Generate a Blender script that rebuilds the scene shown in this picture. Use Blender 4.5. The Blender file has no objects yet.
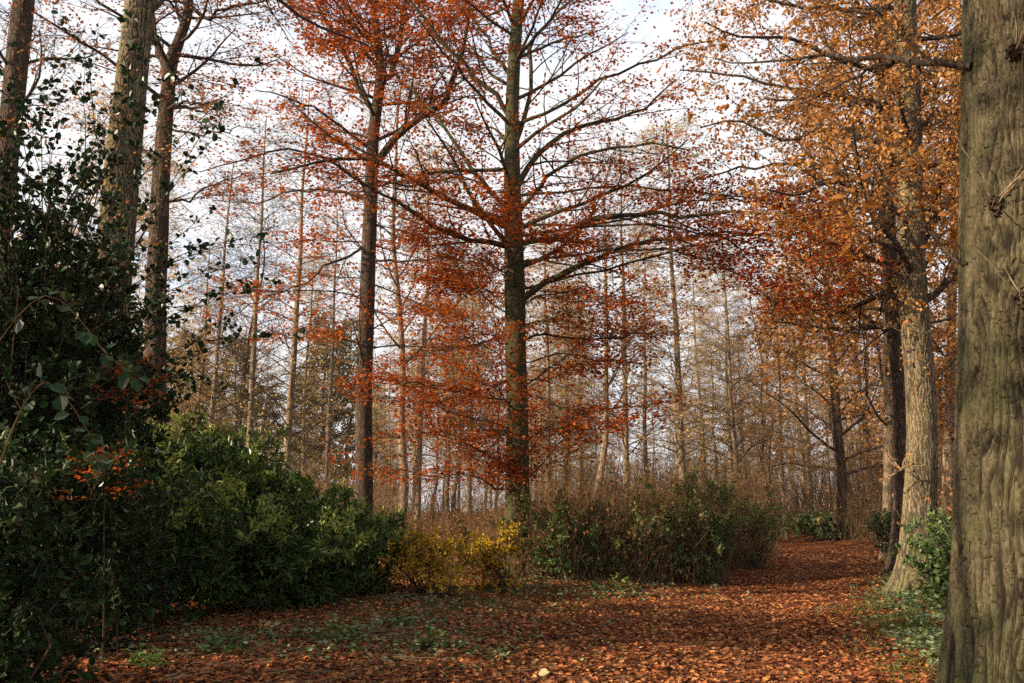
import bpy, math, random
import numpy as np
from mathutils import Vector

# ------------------------------------------------------------------ camera, world, sun, exposure
scene = bpy.context.scene
COL = scene.collection
W, H, FPX = 1024, 683, 853.0
PITCH = math.radians(11.04)
CAM_H = 1.6
cam_data = bpy.data.cameras.new('camera')
cam_data.sensor_width = 36.0
cam_data.lens = 36.0 * FPX / W
cam_data.clip_end = 2000
cam_data.clip_start = 0.05
cam = bpy.data.objects.new('camera', cam_data)
cam.location = (0, 0, CAM_H)
cam.rotation_euler = (math.radians(90) + PITCH, 0, 0)
COL.objects.link(cam)
scene.camera = cam

SUN_EL, SUN_AZ = math.radians(25), math.radians(-109)     # azimuth from +Y (view direction), negative = left
sun_dir = Vector((math.sin(SUN_AZ) * math.cos(SUN_EL), math.cos(SUN_AZ) * math.cos(SUN_EL), math.sin(SUN_EL)))
sl = bpy.data.lights.new('sun', 'SUN')
sl.energy = 5.0
sl.angle = math.radians(0.55)
sl.color = (1.0, 0.82, 0.57)
so = bpy.data.objects.new('sun', sl)
so.rotation_euler = sun_dir.to_track_quat('Z', 'Y').to_euler()
so.location = sun_dir * 100
COL.objects.link(so)

world = bpy.data.worlds.new('World')
scene.world = world
world.use_nodes = True
wn, wl = world.node_tree.nodes, world.node_tree.links
wn.clear()
w_out = wn.new('ShaderNodeOutputWorld')
w_bg = wn.new('ShaderNodeBackground'); w_bg.inputs[1].default_value = 0.05
sky = wn.new('ShaderNodeTexSky'); sky.sky_type = 'NISHITA'; sky.sun_disc = False
sky.sun_elevation = SUN_EL
sky.sun_rotation = SUN_AZ
tc = wn.new('ShaderNodeTexCoord')
mp = wn.new('ShaderNodeMapping'); mp.inputs['Scale'].default_value = (1.0, 1.0, 2.6)
nz = wn.new('ShaderNodeTexNoise'); nz.inputs['Scale'].default_value = 2.4; nz.inputs['Detail'].default_value = 7; nz.inputs['Roughness'].default_value = 0.55
rp = wn.new('ShaderNodeValToRGB'); rp.color_ramp.elements[0].position = 0.33; rp.color_ramp.elements[1].position = 0.50
cm = wn.new('ShaderNodeMix'); cm.data_type = 'RGBA'
cm.inputs['B'].default_value = (9.3, 9.3, 9.5, 1)
wl.new(tc.outputs['Generated'], mp.inputs[0]); wl.new(mp.outputs[0], nz.inputs[0]); wl.new(nz.outputs['Fac'], rp.inputs[0])
sk_add = wn.new('ShaderNodeMix'); sk_add.data_type = 'RGBA'; sk_add.blend_type = 'ADD'; sk_add.inputs[0].default_value = 1.0
sk_add.inputs['B'].default_value = (4.6, 5.5, 6.9, 1)                     # thin high veil over the blue
wl.new(sky.outputs[0], sk_add.inputs['A'])
wl.new(rp.outputs[0], cm.inputs[0]); wl.new(sk_add.outputs['Result'], cm.inputs['A'])
wl.new(cm.outputs['Result'], w_bg.inputs[0]); wl.new(w_bg.outputs[0], w_out.inputs[0])

vs = scene.view_settings
vs.view_transform = 'Standard'; vs.look = 'None'; vs.gamma = 1.0; vs.use_curve_mapping = False
vs.exposure = 1.25
cy = scene.cycles
cy.max_bounces = 5; cy.diffuse_bounces = 3; cy.glossy_bounces = 2; cy.transmission_bounces = 3; cy.transparent_max_bounces = 4
cy.use_denoising = False
cy.volume_bounces = 0

# ------------------------------------------------------------------ helpers
SP, CP = math.sin(PITCH), math.cos(PITCH)
def PX(x, y, Y):
    """the point at forward distance Y that the photograph shows at pixel x, y"""
    u, v = (x - W / 2) / FPX, (H / 2 - y) / FPX
    dy = CP - v * SP
    s = Y / dy
    return np.array([u * s, Y, CAM_H + (SP + v * CP) * s])

def gh(x, y):
    x = np.asarray(x, float); y = np.asarray(y, float)
    z = 0.035 * np.sin(x * 0.9 + 1.3) * np.sin(y * 0.7) + 0.05 * np.sin(x * 0.31 + y * 0.23) + 0.015 * np.sin(x * 2.7 + y * 1.9) * np.sin(y * 2.3 - x)
    d = x - path_c(y)
    z = z + 0.22 / (1 + np.exp(-(d - 2.4) * 2.2)) + 0.10 / (1 + np.exp((d + 4.0) * 1.6))
    return z - 0.05 * np.exp(-(d / 1.3) ** 2)
_py = np.array([-60, 0, 7, 10, 15, 20, 26, 33, 42, 60, 90, 140.])
_px = np.array([-1, 1.0, 2.0, 2.8, 4.4, 6.7, 9.7, 12.0, 12.8, 9.0, 0, -20.])
def path_c(y): return np.interp(y, _py, _px)

def norm(v): return v / np.maximum(np.linalg.norm(v, axis=-1, keepdims=True), 1e-9)

class MB:
    def __init__(s): s.v = []; s.f = []; s.m = []; s.r = []; s.sm = []; s.n = 0
    def add(s, v, f, mat=0, rnd=None, smooth=True):
        """v (n,3), f (m,k) one polygon size per call"""
        if len(v) == 0: return
        s.v.append(np.asarray(v, np.float32)); s.f.append(np.asarray(f, np.int32) + s.n); s.n += len(v)
        m = len(f)
        s.m.append(np.full(m, mat, np.int32))
        s.r.append(np.full(m, 0.5, np.float32) if rnd is None else np.asarray(rnd, np.float32))
        s.sm.append(np.full(m, smooth, bool))
    def build(s, name, mats, parent=None):
        me = bpy.data.meshes.new(name)
        v = np.concatenate(s.v)
        me.vertices.add(len(v)); me.vertices.foreach_set('co', v.ravel())
        nl = sum(a.size for a in s.f); npol = sum(len(a) for a in s.f)
        me.loops.add(nl); me.loops.foreach_set('vertex_index', np.concatenate([a.ravel() for a in s.f]))
        me.polygons.add(npol)
        tot = np.concatenate([np.full(len(a), a.shape[1], np.int32) for a in s.f])
        st = np.zeros(npol, np.int32); st[1:] = np.cumsum(tot)[:-1]
        me.polygons.foreach_set('loop_start', st)
        for m in (mats if isinstance(mats, (list, tuple)) else [mats]): me.materials.append(m)
        me.polygons.foreach_set('material_index', np.concatenate(s.m))
        me.polygons.foreach_set('use_smooth', np.concatenate(s.sm))
        at = me.attributes.new('rnd', 'FLOAT', 'FACE'); at.data.foreach_set('value', np.concatenate(s.r))
        me.update(calc_edges=True)
        o = bpy.data.objects.new(name, me); COL.objects.link(o)
        if parent is not None: o.parent = parent
        return o

def tubes(mb, P, R, sides=6, mat=0, rnd=None, cap=True):
    """P (N,K,3), R (N,K)"""
    N, K, _ = P.shape
    if N == 0: return
    T = norm(np.gradient(P, axis=1))
    mt = np.abs(T.mean(axis=1)); ref = np.zeros((N, 3)); ref[np.arange(N), mt.argmin(axis=1)] = 1
    A = norm(np.cross(T, ref[:, None, :])); B = np.cross(T, A)
    an = np.arange(sides) * 2 * math.pi / sides
    V = P[:, :, None, :] + R[:, :, None, None] * (np.cos(an)[None, None, :, None] * A[:, :, None, :] + np.sin(an)[None, None, :, None] * B[:, :, None, :])
    base = (np.arange(N) * K * sides)[:, None, None]
    k = np.arange(K - 1)[None, :, None] * sides; j = np.arange(sides)[None, None, :]; j2 = (j + 1) % sides
    F = np.stack([base + k + j2, base + k + j, base + k + sides + j, base + k + sides + j2], -1).reshape(-1, 4)
    r = None if rnd is None else np.repeat(rnd, (K - 1) * sides)
    mb.add(V.reshape(-1, 3), F, mat, r)

def crv(pts, K):
    """Catmull-Rom through pts (n,d) resampled to K points"""
    p = np.asarray(pts, float); n = len(p)
    q = np.vstack([2 * p[0] - p[1], p, 2 * p[-1] - p[-2]])
    t = np.linspace(0, n - 1, K); i = np.minimum(t.astype(int), n - 2); u = (t - i)[:, None]
    a, b, c, d = q[i], q[i + 1], q[i + 2], q[i + 3]
    return 0.5 * (2 * b + (c - a) * u + (2 * a - 5 * b + 4 * c - d) * u ** 2 + (3 * b - a - 3 * c + d) * u ** 3)

def at_t(P, t):
    """P (N,K,3) or (N,K); t (N,n) -> (N,n,...)"""
    K = P.shape[1]; x = np.clip(t, 0, 0.9999) * (K - 1); i = x.astype(int); u = x - i
    r = np.arange(P.shape[0])[:, None]
    a, b = P[r, i], P[r, i + 1]
    if P.ndim == 3: u = u[..., None]
    return a * (1 - u) + b * u

def grow(rng, P, R, n, t0, t1, L, ang, K=6, up=0.0, flat=0.0, wob=0.12, rr=0.5, rmin=0.003, fall=0.5, side=False, tip=0.25, Lsc=None, rmax=9):
    N = P.shape[0]
    t = t0 + (t1 - t0) * (np.arange(n)[None, :] + rng.random((N, n))) / n
    O = at_t(P, t)
    T = norm(at_t(P, np.minimum(t + 0.04, 0.9999)) - at_t(P, np.maximum(t - 0.04, 0)))
    pr = at_t(R, t)
    if side:
        zz = np.array([0, 0, 1.0]); A = norm(np.cross(T, zz) + 1e-6); B = np.cross(A, T)
        sg = np.where((np.arange(n)[None, :] + rng.integers(0, 2, (N, 1))) % 2, 1.0, -1.0)
        ph = np.where(sg > 0, 0, math.pi) + rng.normal(0, 0.35, (N, n))
    else:
        ref = np.where(np.abs(T[..., 2:3]) > 0.9, np.array([1.0, 0, 0]), np.array([0, 0, 1.0]))
        A = norm(np.cross(T, ref)); B = np.cross(T, A)
        ph = (np.arange(n)[None, :] * 2.39996 + rng.random((N, 1)) * 6.28 + rng.normal(0, 0.4, (N, n)))
    a = ang * (1 + rng.normal(0, 0.15, (N, n)))
    D = np.cos(a)[..., None] * T + np.sin(a)[..., None] * (np.cos(ph)[..., None] * A + np.sin(ph)[..., None] * B)
    ln = L * (1 - fall * (t - t0) / max(t1 - t0, 1e-6)) * rng.uniform(0.65, 1.25, (N, n))
    if Lsc is not None: ln = ln * Lsc[:, None]
    O = O.reshape(-1, 3); D = norm(D.reshape(-1, 3)); ln = ln.reshape(-1); M = len(O)
    Q = np.zeros((M, K, 3)); Q[:, 0] = O
    st = (ln / (K - 1))[:, None]
    for k in range(1, K):
        D = D + rng.normal(0, wob, (M, 3)); D[:, 2] += up
        D[:, 2] *= (1 - flat); D = norm(D)
        Q[:, k] = Q[:, k - 1] + D * st
    r0 = np.clip(pr.reshape(-1) * rr, rmin, rmax)
    Rr = r0[:, None] * np.linspace(1, tip, K)[None, :]
    return Q, np.maximum(Rr, rmin * 0.45)

LEAF4 = (np.array([[0, 0, 0], [-.34, .45, .05], [0, 1, 0], [.34, .45, .05]]), [[0, 3, 2, 1]])
LEAF6 = (np.array([[0, 0, 0], [-.30, .30, .09], [-.28, .68, .07], [0, 1, -.06], [.28, .68, .07], [.30, .30, .09]]), [[0, 3, 2, 1], [0, 5, 4, 3]])
LONG6 = (np.array([[0, 0, 0], [-.13, .35, .03], [-.15, .7, .01], [0, 1, -.12], [.15, .7, .01], [.13, .35, .03]]), [[0, 3, 2, 1], [0, 5, 4, 3]])
_oak = np.array([[0, 0, 0], [.09, .12, .02], [.20, .22, .04], [.12, .32, .03], [.30, .45, .07], [.19, .55, .03], [.31, .70, .08], [.17, .80, .03], [.12, .95, .0], [0, 1, -.05]])
_oakL = _oak[1:9][::-1] * np.array([-1, 1, 1])
OAK = (np.vstack([_oak, _oakL]), [[0, 1, 2, 3, 4, 5, 6, 7, 8, 9], [0, 9, 10, 11, 12, 13, 14, 15, 16, 17]])

def leaves(mb, pos, ax, nrm, size, tpl=LEAF4, mat=0, rnd=None, rng=None, wid=1.0):
    n = len(pos)
    if n == 0: return
    V, F = tpl
    ax = norm(ax); X = norm(np.cross(ax, nrm)); Z = np.cross(X, ax)
    size = np.broadcast_to(np.asarray(size, float), (n,))
    ww = wid if np.isscalar(wid) else wid[:, None, None]
    P = pos[:, None, :] + size[:, None, None] * (V[None, :, 0:1] * ww * X[:, None, :] + V[None, :, 1:2] * ax[:, None, :] + V[None, :, 2:3] * Z[:, None, :])
    F = np.asarray(F); k = len(V)
    FF = (np.arange(n) * k)[:, None, None] + F[None]
    if rnd is None: rnd = (rng or np.random.default_rng(1)).random(n)
    mb.add(P.reshape(-1, 3), FF.reshape(-1, F.shape[1]), mat, np.repeat(rnd, len(F)), smooth=False)

def leaf_on(rng, mb, P, n, size, tilt=0.4, t0=0.15, tpl=LEAF4, mat=1, spread=0.03, flat=True, prob=None, lo=0.0, hi=1.0, droop=0.0):
    """n leaves along every twig of P (N,K,3)"""
    N = P.shape[0]
    if N == 0: return
    t = t0 + (1 - t0) * rng.random((N, n)) ** 0.8
    O = at_t(P, t); T = norm(at_t(P, np.minimum(t + .05, .9999)) - at_t(P, np.maximum(t - .05, 0)))
    O = O.reshape(-1, 3) + rng.normal(0, spread, (N * n, 3)) ; T = T.reshape(-1, 3)
    cl = np.repeat(rng.random(N), n)
    keep = np.ones(N * n, bool)
    if prob is not None and prob < 0: keep = rng.random(N * n) < -prob * (0.35 + 1.3 * cl)
    elif prob is not None:
        patch = np.clip(.82 + 1.0 * np.sin(O[:, 0] * 1.5 + 1) * np.sin(O[:, 1] * 1.3 + O[:, 0]) * np.sin(O[:, 2] * 2.3 + .7 * O[:, 0]), .12, 1.25)
        keep = rng.random(N * n) < prob * (0.35 + 1.3 * cl) * patch
    O, T, cl = O[keep], T[keep], cl[keep]; m = len(O)
    ax = T + rng.normal(0, 0.7, (m, 3)); ax[:, 2] -= droop
    if flat:
        ax[:, 2] *= 0.4; nr = np.array([0, 0, 1.0]) + rng.normal(0, tilt, (m, 3))
    else: nr = rng.normal(0, 1, (m, 3)) + np.array([0, 0, .5])
    rv = lo + (hi - lo) * np.clip(0.55 * rng.random(m) + 0.45 * cl, 0, 1)
    leaves(mb, O, ax, nr, size * rng.uniform(.7, 1.25, m), tpl, mat, rv)

def tag(o, label=None, cat=None, group=None, kind=None):
    if label: o['label'] = label
    if cat: o['category'] = cat
    if group: o['group'] = group
    if kind: o['kind'] = kind
    return o

def thing(name, loc, label, cat, group=None):
    o = bpy.data.objects.new(name, None); o.empty_display_size = 0.2; o.location = tuple(float(c) for c in loc); COL.objects.link(o)
    return tag(o, label, cat, group)

def copy_thing(src, loc, rz, sc, label, group=None):
    o = src.copy(); COL.objects.link(o); o.location = tuple(float(c) for c in loc); o.rotation_euler = (0, 0, rz); o.scale = (sc, sc, sc)
    o['label'] = label
    if group: o['group'] = group
    for ch in list(src.children):
        c = ch.copy(); COL.objects.link(c); c.parent = o
    return o

# ------------------------------------------------------------------ materials
def new_mat(name):
    m = bpy.data.materials.new(name); m.use_nodes = True; m.node_tree.nodes.clear()
    return m, m.node_tree.nodes, m.node_tree.links

def ramp(nt, stops, interp='LINEAR'):
    r = nt.new('ShaderNodeValToRGB'); r.color_ramp.interpolation = interp
    while len(r.color_ramp.elements) < len(stops): r.color_ramp.elements.new(0.5)
    for e, (p, c) in zip(r.color_ramp.elements, stops): e.position = p; e.color = (*c, 1)
    return r

def leaf_mat(name, cols, trans=0.35, gloss=0.0, rough=0.45, sat=1.0):
    m, n, l = new_mat(name)
    at = n.new('ShaderNodeAttribute'); at.attribute_name = 'rnd'
    r = ramp(n, [(i / (len(cols) - 1), c) for i, c in enumerate(cols)])
    l.new(at.outputs['Fac'], r.inputs[0])
    d = n.new('ShaderNodeBsdfDiffuse'); t = n.new('ShaderNodeBsdfTranslucent'); mx = n.new('ShaderNodeMixShader'); mx.inputs[0].default_value = trans
    l.new(r.outputs[0], d.inputs[0])
    g = n.new('ShaderNodeHueSaturation'); g.inputs['Saturation'].default_value = 1.15; g.inputs['Value'].default_value = 1.25
    l.new(r.outputs[0], g.inputs['Color']); l.new(g.outputs[0], t.inputs[0])
    l.new(d.outputs[0], mx.inputs[1]); l.new(t.outputs[0], mx.inputs[2])
    out = n.new('ShaderNodeOutputMaterial'); last = mx
    if gloss > 0:
        gl = n.new('ShaderNodeBsdfGlossy'); gl.inputs['Roughness'].default_value = rough; gl.inputs[0].default_value = (1, 1, 1, 1)
        fr = n.new('ShaderNodeFresnel'); fr.inputs[0].default_value = 1.4
        mu = n.new('ShaderNodeMath'); mu.operation = 'MULTIPLY'; mu.inputs[1].default_value = gloss; l.new(fr.outputs[0], mu.inputs[0])
        m2 = n.new('ShaderNodeMixShader'); l.new(mu.outputs[0], m2.inputs[0]); l.new(mx.outputs[0], m2.inputs[1]); l.new(gl.outputs[0], m2.inputs[2]); last = m2
    l.new(last.outputs[0], out.inputs[0])
    return m

def bark_mat(name, dark, mid, light, moss=None, moss_amt=0.5, sx=14.0, sz=2.6, bump=0.03, furrow=0.6):
    m, n, l = new_mat(name)
    tcd = n.new('ShaderNodeTexCoord'); mpg = n.new('ShaderNodeMapping'); mpg.inputs['Scale'].default_value = (sx, sx, sz)
    l.new(tcd.outputs['Object'], mpg.inputs[0])
    wz = n.new('ShaderNodeTexNoise'); wz.inputs['Scale'].default_value = 1.0; wz.inputs['Detail'].default_value = 6; wz.inputs['Roughness'].default_value = 0.62; wz.inputs['Distortion'].default_value = 0.15
    l.new(mpg.outputs[0], wz.inputs[0])
    sb = n.new('ShaderNodeMath'); sb.operation = 'SUBTRACT'; sb.inputs[1].default_value = 0.5; l.new(wz.outputs['Fac'], sb.inputs[0])
    ab = n.new('ShaderNodeMath'); ab.operation = 'ABSOLUTE'; l.new(sb.outputs[0], ab.inputs[0])
    fur = n.new('ShaderNodeMapRange'); fur.inputs['From Min'].default_value = 0.0; fur.inputs['From Max'].default_value = 0.11; fur.clamp = True
    l.new(ab.outputs[0], fur.inputs[0])
    nf = n.new('ShaderNodeTexNoise'); nf.inputs['Scale'].default_value = 4.5; nf.inputs['Detail'].default_value = 9; nf.inputs['Roughness'].default_value = 0.7
    l.new(mpg.outputs[0], nf.inputs[0])
    hm = n.new('ShaderNodeMath'); hm.operation = 'MULTIPLY_ADD'; hm.inputs[1].default_value = furrow
    l.new(fur.outputs[0], hm.inputs[0]); l.new(nf.outputs['Fac'], hm.inputs[2])
    r = ramp(n, [(0.35, dark), (0.75, mid), (1.25 if False else 1.0, light)])
    sc = n.new('ShaderNodeMath'); sc.operation = 'MULTIPLY'; sc.inputs[1].default_value = 1.0 / (0.75 + furrow * 0.9)
    l.new(hm.outputs[0], sc.inputs[0]); l.new(sc.outputs[0], r.inputs[0])
    col = r.outputs[0]
    if moss is not None:
        mn = n.new('ShaderNodeTexNoise'); mn.inputs['Scale'].default_value = 1.7; mn.inputs['Detail'].default_value = 6; mn.inputs['Roughness'].default_value = 0.65
        l.new(tcd.outputs['Object'], mn.inputs[0])
        mr = n.new('ShaderNodeMapRange'); mr.inputs['From Min'].default_value = 0.62 - moss_amt * 0.3; mr.inputs['From Max'].default_value = 0.78 - moss_amt * 0.25
        l.new(mn.outputs['Fac'], mr.inputs[0])
        mu = n.new('ShaderNodeMath'); mu.operation = 'MULTIPLY'; mu.inputs[1].default_value = 0.75; l.new(mr.outputs[0], mu.inputs[0])
        mm = n.new('ShaderNodeMix'); mm.data_type = 'RGBA'; mm.blend_type = 'MIX'
        l.new(mu.outputs[0], mm.inputs[0]); l.new(col, mm.inputs['A']); mm.inputs['B'].default_value = (*moss, 1)
        col = mm.outputs['Result']
    bp = n.new('ShaderNodeBump'); bp.inputs['Strength'].default_value = 0.9; bp.inputs['Distance'].default_value = bump
    l.new(hm.outputs[0], bp.inputs['Height'])
    d = n.new('ShaderNodeBsdfPrincipled'); d.inputs['Roughness'].default_value = 0.9; d.inputs['Specular IOR Level'].default_value = 0.2
    l.new(col, d.inputs['Base Color']); l.new(bp.outputs[0], d.inputs['Normal'])
    out = n.new('ShaderNodeOutputMaterial'); l.new(d.outputs[0], out.inputs[0])
    return m

def plain_mat(name, c1, c2, scale=20):
    m, n, l = new_mat(name)
    tcd = n.new('ShaderNodeTexCoord'); nf = n.new('ShaderNodeTexNoise'); nf.inputs['Scale'].default_value = scale; nf.inputs['Detail'].default_value = 2
    l.new(tcd.outputs['Object'], nf.inputs[0])
    r = ramp(n, [(0.3, c1), (0.7, c2)]); l.new(nf.outputs['Fac'], r.inputs[0])
    d = n.new('ShaderNodeBsdfDiffuse'); l.new(r.outputs[0], d.inputs[0]); out = n.new('ShaderNodeOutputMaterial'); l.new(d.outputs[0], out.inputs[0])
    return m

M = {}
M['oak_bark'] = bark_mat('oak_bark', (.022, .017, .010), (.095, .078, .045), (.17, .145, .088), (.075, .08, .028), 0.5, 26, 5.0, .03, .5)
M['oak_bark_fine'] = bark_mat('oak_bark_fine', (.05, .036, .024), (.19, .145, .092), (.33, .26, .17), (.14, .13, .055), 0.3, 17, 2.6, .05, .75)
M['beech_bark'] = bark_mat('beech_bark', (.022, .019, .011), (.058, .048, .024), (.10, .085, .045), (.05, .052, .015), 0.7, 9, 2.5, .015, .3)
M['brown_bark'] = bark_mat('brown_bark', (.03, .02, .013), (.09, .06, .04), (.16, .112, .078), None, 0, 14, 3, .03, .7)
M['larch_bark'] = bark_mat('larch_bark', (.09, .06, .038), (.26, .19, .12), (.44, .34, .23), None, 0, 12, 3, .03, .5)
def relief_mat(name='oak_relief', g=1.0, mo=.6, moss=(.055, .062, .022)):
    m, n, l = new_mat(name)
    sc_ = lambda c: tuple(g * x for x in c)
    at = n.new('ShaderNodeAttribute'); at.attribute_name = 'rnd'
    tcd = n.new('ShaderNodeTexCoord'); mpg = n.new('ShaderNodeMapping'); mpg.inputs['Scale'].default_value = (42, 42, 14); l.new(tcd.outputs['Object'], mpg.inputs[0])
    nf = n.new('ShaderNodeTexNoise'); nf.inputs['Scale'].default_value = 1.5; nf.inputs['Detail'].default_value = 9; nf.inputs['Roughness'].default_value = .72; l.new(mpg.outputs[0], nf.inputs[0])
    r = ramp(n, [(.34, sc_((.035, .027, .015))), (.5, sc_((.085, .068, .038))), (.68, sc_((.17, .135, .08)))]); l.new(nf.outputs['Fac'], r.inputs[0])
    mn = n.new('ShaderNodeTexNoise'); mn.inputs['Scale'].default_value = 2.2; mn.inputs['Detail'].default_value = 7; mn.inputs['Roughness'].default_value = .7; l.new(tcd.outputs['Object'], mn.inputs[0])
    mr = n.new('ShaderNodeMapRange'); mr.inputs['From Min'].default_value = .44; mr.inputs['From Max'].default_value = .64; l.new(mn.outputs['Fac'], mr.inputs[0])
    mu = n.new('ShaderNodeMath'); mu.operation = 'MULTIPLY'; mu.inputs[1].default_value = mo; l.new(mr.outputs[0], mu.inputs[0])
    mm = n.new('ShaderNodeMix'); mm.data_type = 'RGBA'; mm.inputs['B'].default_value = (*moss, 1); l.new(mu.outputs[0], mm.inputs[0]); l.new(r.outputs[0], mm.inputs['A'])
    sp = n.new('ShaderNodeSeparateXYZ'); l.new(tcd.outputs['Object'], sp.inputs[0])
    mz = n.new('ShaderNodeMapRange'); mz.inputs['From Min'].default_value = .75; mz.inputs['From Max'].default_value = .15; l.new(sp.outputs['Z'], mz.inputs[0])
    ml = n.new('ShaderNodeMath'); ml.operation = 'MULTIPLY'; l.new(mz.outputs[0], ml.inputs[0]); l.new(mn.outputs['Fac'], ml.inputs[1])
    mf = n.new('ShaderNodeMix'); mf.data_type = 'RGBA'; mf.inputs['B'].default_value = (.05, .075, .018, 1); l.new(ml.outputs[0], mf.inputs[0]); l.new(mm.outputs['Result'], mf.inputs['A'])
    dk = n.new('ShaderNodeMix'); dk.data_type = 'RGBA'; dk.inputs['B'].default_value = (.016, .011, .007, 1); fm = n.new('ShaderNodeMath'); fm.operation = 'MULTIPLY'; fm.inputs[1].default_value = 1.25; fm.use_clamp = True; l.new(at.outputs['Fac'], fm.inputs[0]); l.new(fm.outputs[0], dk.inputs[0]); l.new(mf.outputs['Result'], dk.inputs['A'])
    bp = n.new('ShaderNodeBump'); bp.inputs['Distance'].default_value = .008; bp.inputs['Strength'].default_value = .8; l.new(nf.outputs['Fac'], bp.inputs['Height'])
    d = n.new('ShaderNodeBsdfPrincipled'); d.inputs['Roughness'].default_value = .9; d.inputs['Specular IOR Level'].default_value = .2
    l.new(dk.outputs['Result'], d.inputs['Base Color']); l.new(bp.outputs[0], d.inputs['Normal']); o = n.new('ShaderNodeOutputMaterial'); l.new(d.outputs[0], o.inputs[0])
    return m
M['oak_relief'] = relief_mat()
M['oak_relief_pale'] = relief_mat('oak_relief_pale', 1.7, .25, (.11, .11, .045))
M['twig'] = plain_mat('twig', (.035, .025, .018), (.08, .058, .04))
M['twig_pale'] = plain_mat('twig_pale', (.16, .11, .07), (.34, .25, .16))
M['twig_brown'] = plain_mat('twig_brown', (.07, .045, .026), (.17, .115, .062), 3)
M['beech_leaf'] = leaf_mat('beech_leaf', [(.12, .026, .014), (.22, .045, .018), (.34, .075, .023), (.45, .13, .032), (.27, .06, .02)], .40)
M['oak_leaf'] = leaf_mat('oak_leaf', [(.13, .05, .022), (.25, .10, .034), (.37, .17, .056), (.50, .29, .12), (.28, .115, .04)], .40)
M['bronze_leaf'] = leaf_mat('bronze_leaf', [(.18, .07, .04), (.30, .13, .07), (.36, .19, .10)], .35)
M['needle'] = leaf_mat('needle', [(.28, .19, .08), (.48, .33, .13), (.62, .45, .20)], .45)  # autumn gold, brightened to stand in for warm haze over the far wood
M['pine'] = leaf_mat('pine', [(.06, .06, .025), (.13, .11, .045), (.22, .15, .07)], .25)
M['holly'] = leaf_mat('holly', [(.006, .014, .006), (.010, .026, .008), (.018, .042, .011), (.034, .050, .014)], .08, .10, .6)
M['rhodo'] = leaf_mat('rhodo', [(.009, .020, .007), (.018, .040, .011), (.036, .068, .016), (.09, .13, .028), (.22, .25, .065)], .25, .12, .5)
M['lime'] = leaf_mat('lime', [(.12, .20, .03), (.20, .30, .05), (.30, .36, .07)], .35, .3)
M['yellow'] = leaf_mat('yellow', [(.06, .08, .02), (.20, .13, .03), (.40, .26, .035), (.52, .36, .05), (.14, .09, .04)], .4)
M['green'] = leaf_mat('green', [(.02, .042, .014), (.04, .075, .022), (.07, .11, .035), (.13, .16, .05)], .25, .3)
M['grey_green'] = leaf_mat('grey_green', [(.03, .055, .02), (.06, .095, .035), (.10, .14, .06), (.22, .25, .14)], .2, .2)
M['litter'] = leaf_mat('litter', [(.022, .011, .008), (.06, .022, .012), (.15, .045, .020), (.28, .090, .030), (.42, .18, .065), (.10, .045, .025), (.62, .42, .24)], .12, .12, .5)
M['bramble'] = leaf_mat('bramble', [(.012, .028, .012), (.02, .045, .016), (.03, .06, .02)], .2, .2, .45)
M['dull'] = leaf_mat('dull', [(.03, .055, .018), (.06, .10, .028), (.10, .15, .04), (.18, .21, .07), (.17, .12, .05)], .2, .1, .5)
M['straw'] = plain_mat('straw', (.10, .07, .04), (.26, .19, .11), 3)
M['grass'] = leaf_mat('grass', [(.05, .065, .018), (.10, .11, .03), (.20, .17, .06)], .3)
M['bracken'] = leaf_mat('bracken', [(.10, .045, .022), (.20, .095, .045), (.32, .17, .08)], .3)

# ground
gm, n, l = new_mat('forest_floor')
tcd = n.new('ShaderNodeTexCoord')
vo = n.new('ShaderNodeTexVoronoi'); vo.inputs['Scale'].default_value = 15; l.new(tcd.outputs['Object'], vo.inputs[0])
n1 = n.new('ShaderNodeTexNoise'); n1.inputs['Scale'].default_value = 1.1; n1.inputs['Detail'].default_value = 8; n1.inputs['Roughness'].default_value = .7; l.new(tcd.outputs['Object'], n1.inputs[0])
r1 = ramp(n, [(0.0, (.03, .016, .010)), (.3, (.085, .032, .018)), (.6, (.16, .055, .025)), (.85, (.24, .10, .045)), (1.0, (.12, .07, .04))])
mxv = n.new('ShaderNodeMath'); mxv.operation = 'MULTIPLY_ADD'; mxv.inputs[1].default_value = .75; mxv.inputs[2].default_value = 0.0
sepc = n.new('ShaderNodeSeparateColor'); l.new(vo.outputs['Color'], sepc.inputs[0]); l.new(sepc.outputs[0], mxv.inputs[0])
adn = n.new('ShaderNodeMath'); adn.operation = 'MULTIPLY_ADD'; adn.inputs[1].default_value = .35; l.new(n1.outputs['Fac'], adn.inputs[0]); l.new(mxv.outputs[0], adn.inputs[2])
l.new(adn.outputs[0], r1.inputs[0])
bp = n.new('ShaderNodeBump'); bp.inputs['Distance'].default_value = .04; bp.inputs['Strength'].default_value = 1; l.new(vo.outputs['Distance'], bp.inputs['Height'])
d = n.new('ShaderNodeBsdfDiffuse'); l.new(r1.outputs[0], d.inputs[0]); l.new(bp.outputs[0], d.inputs['Normal'])
o_ = n.new('ShaderNodeOutputMaterial'); l.new(d.outputs[0], o_.inputs[0])
M['ground'] = gm

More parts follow.
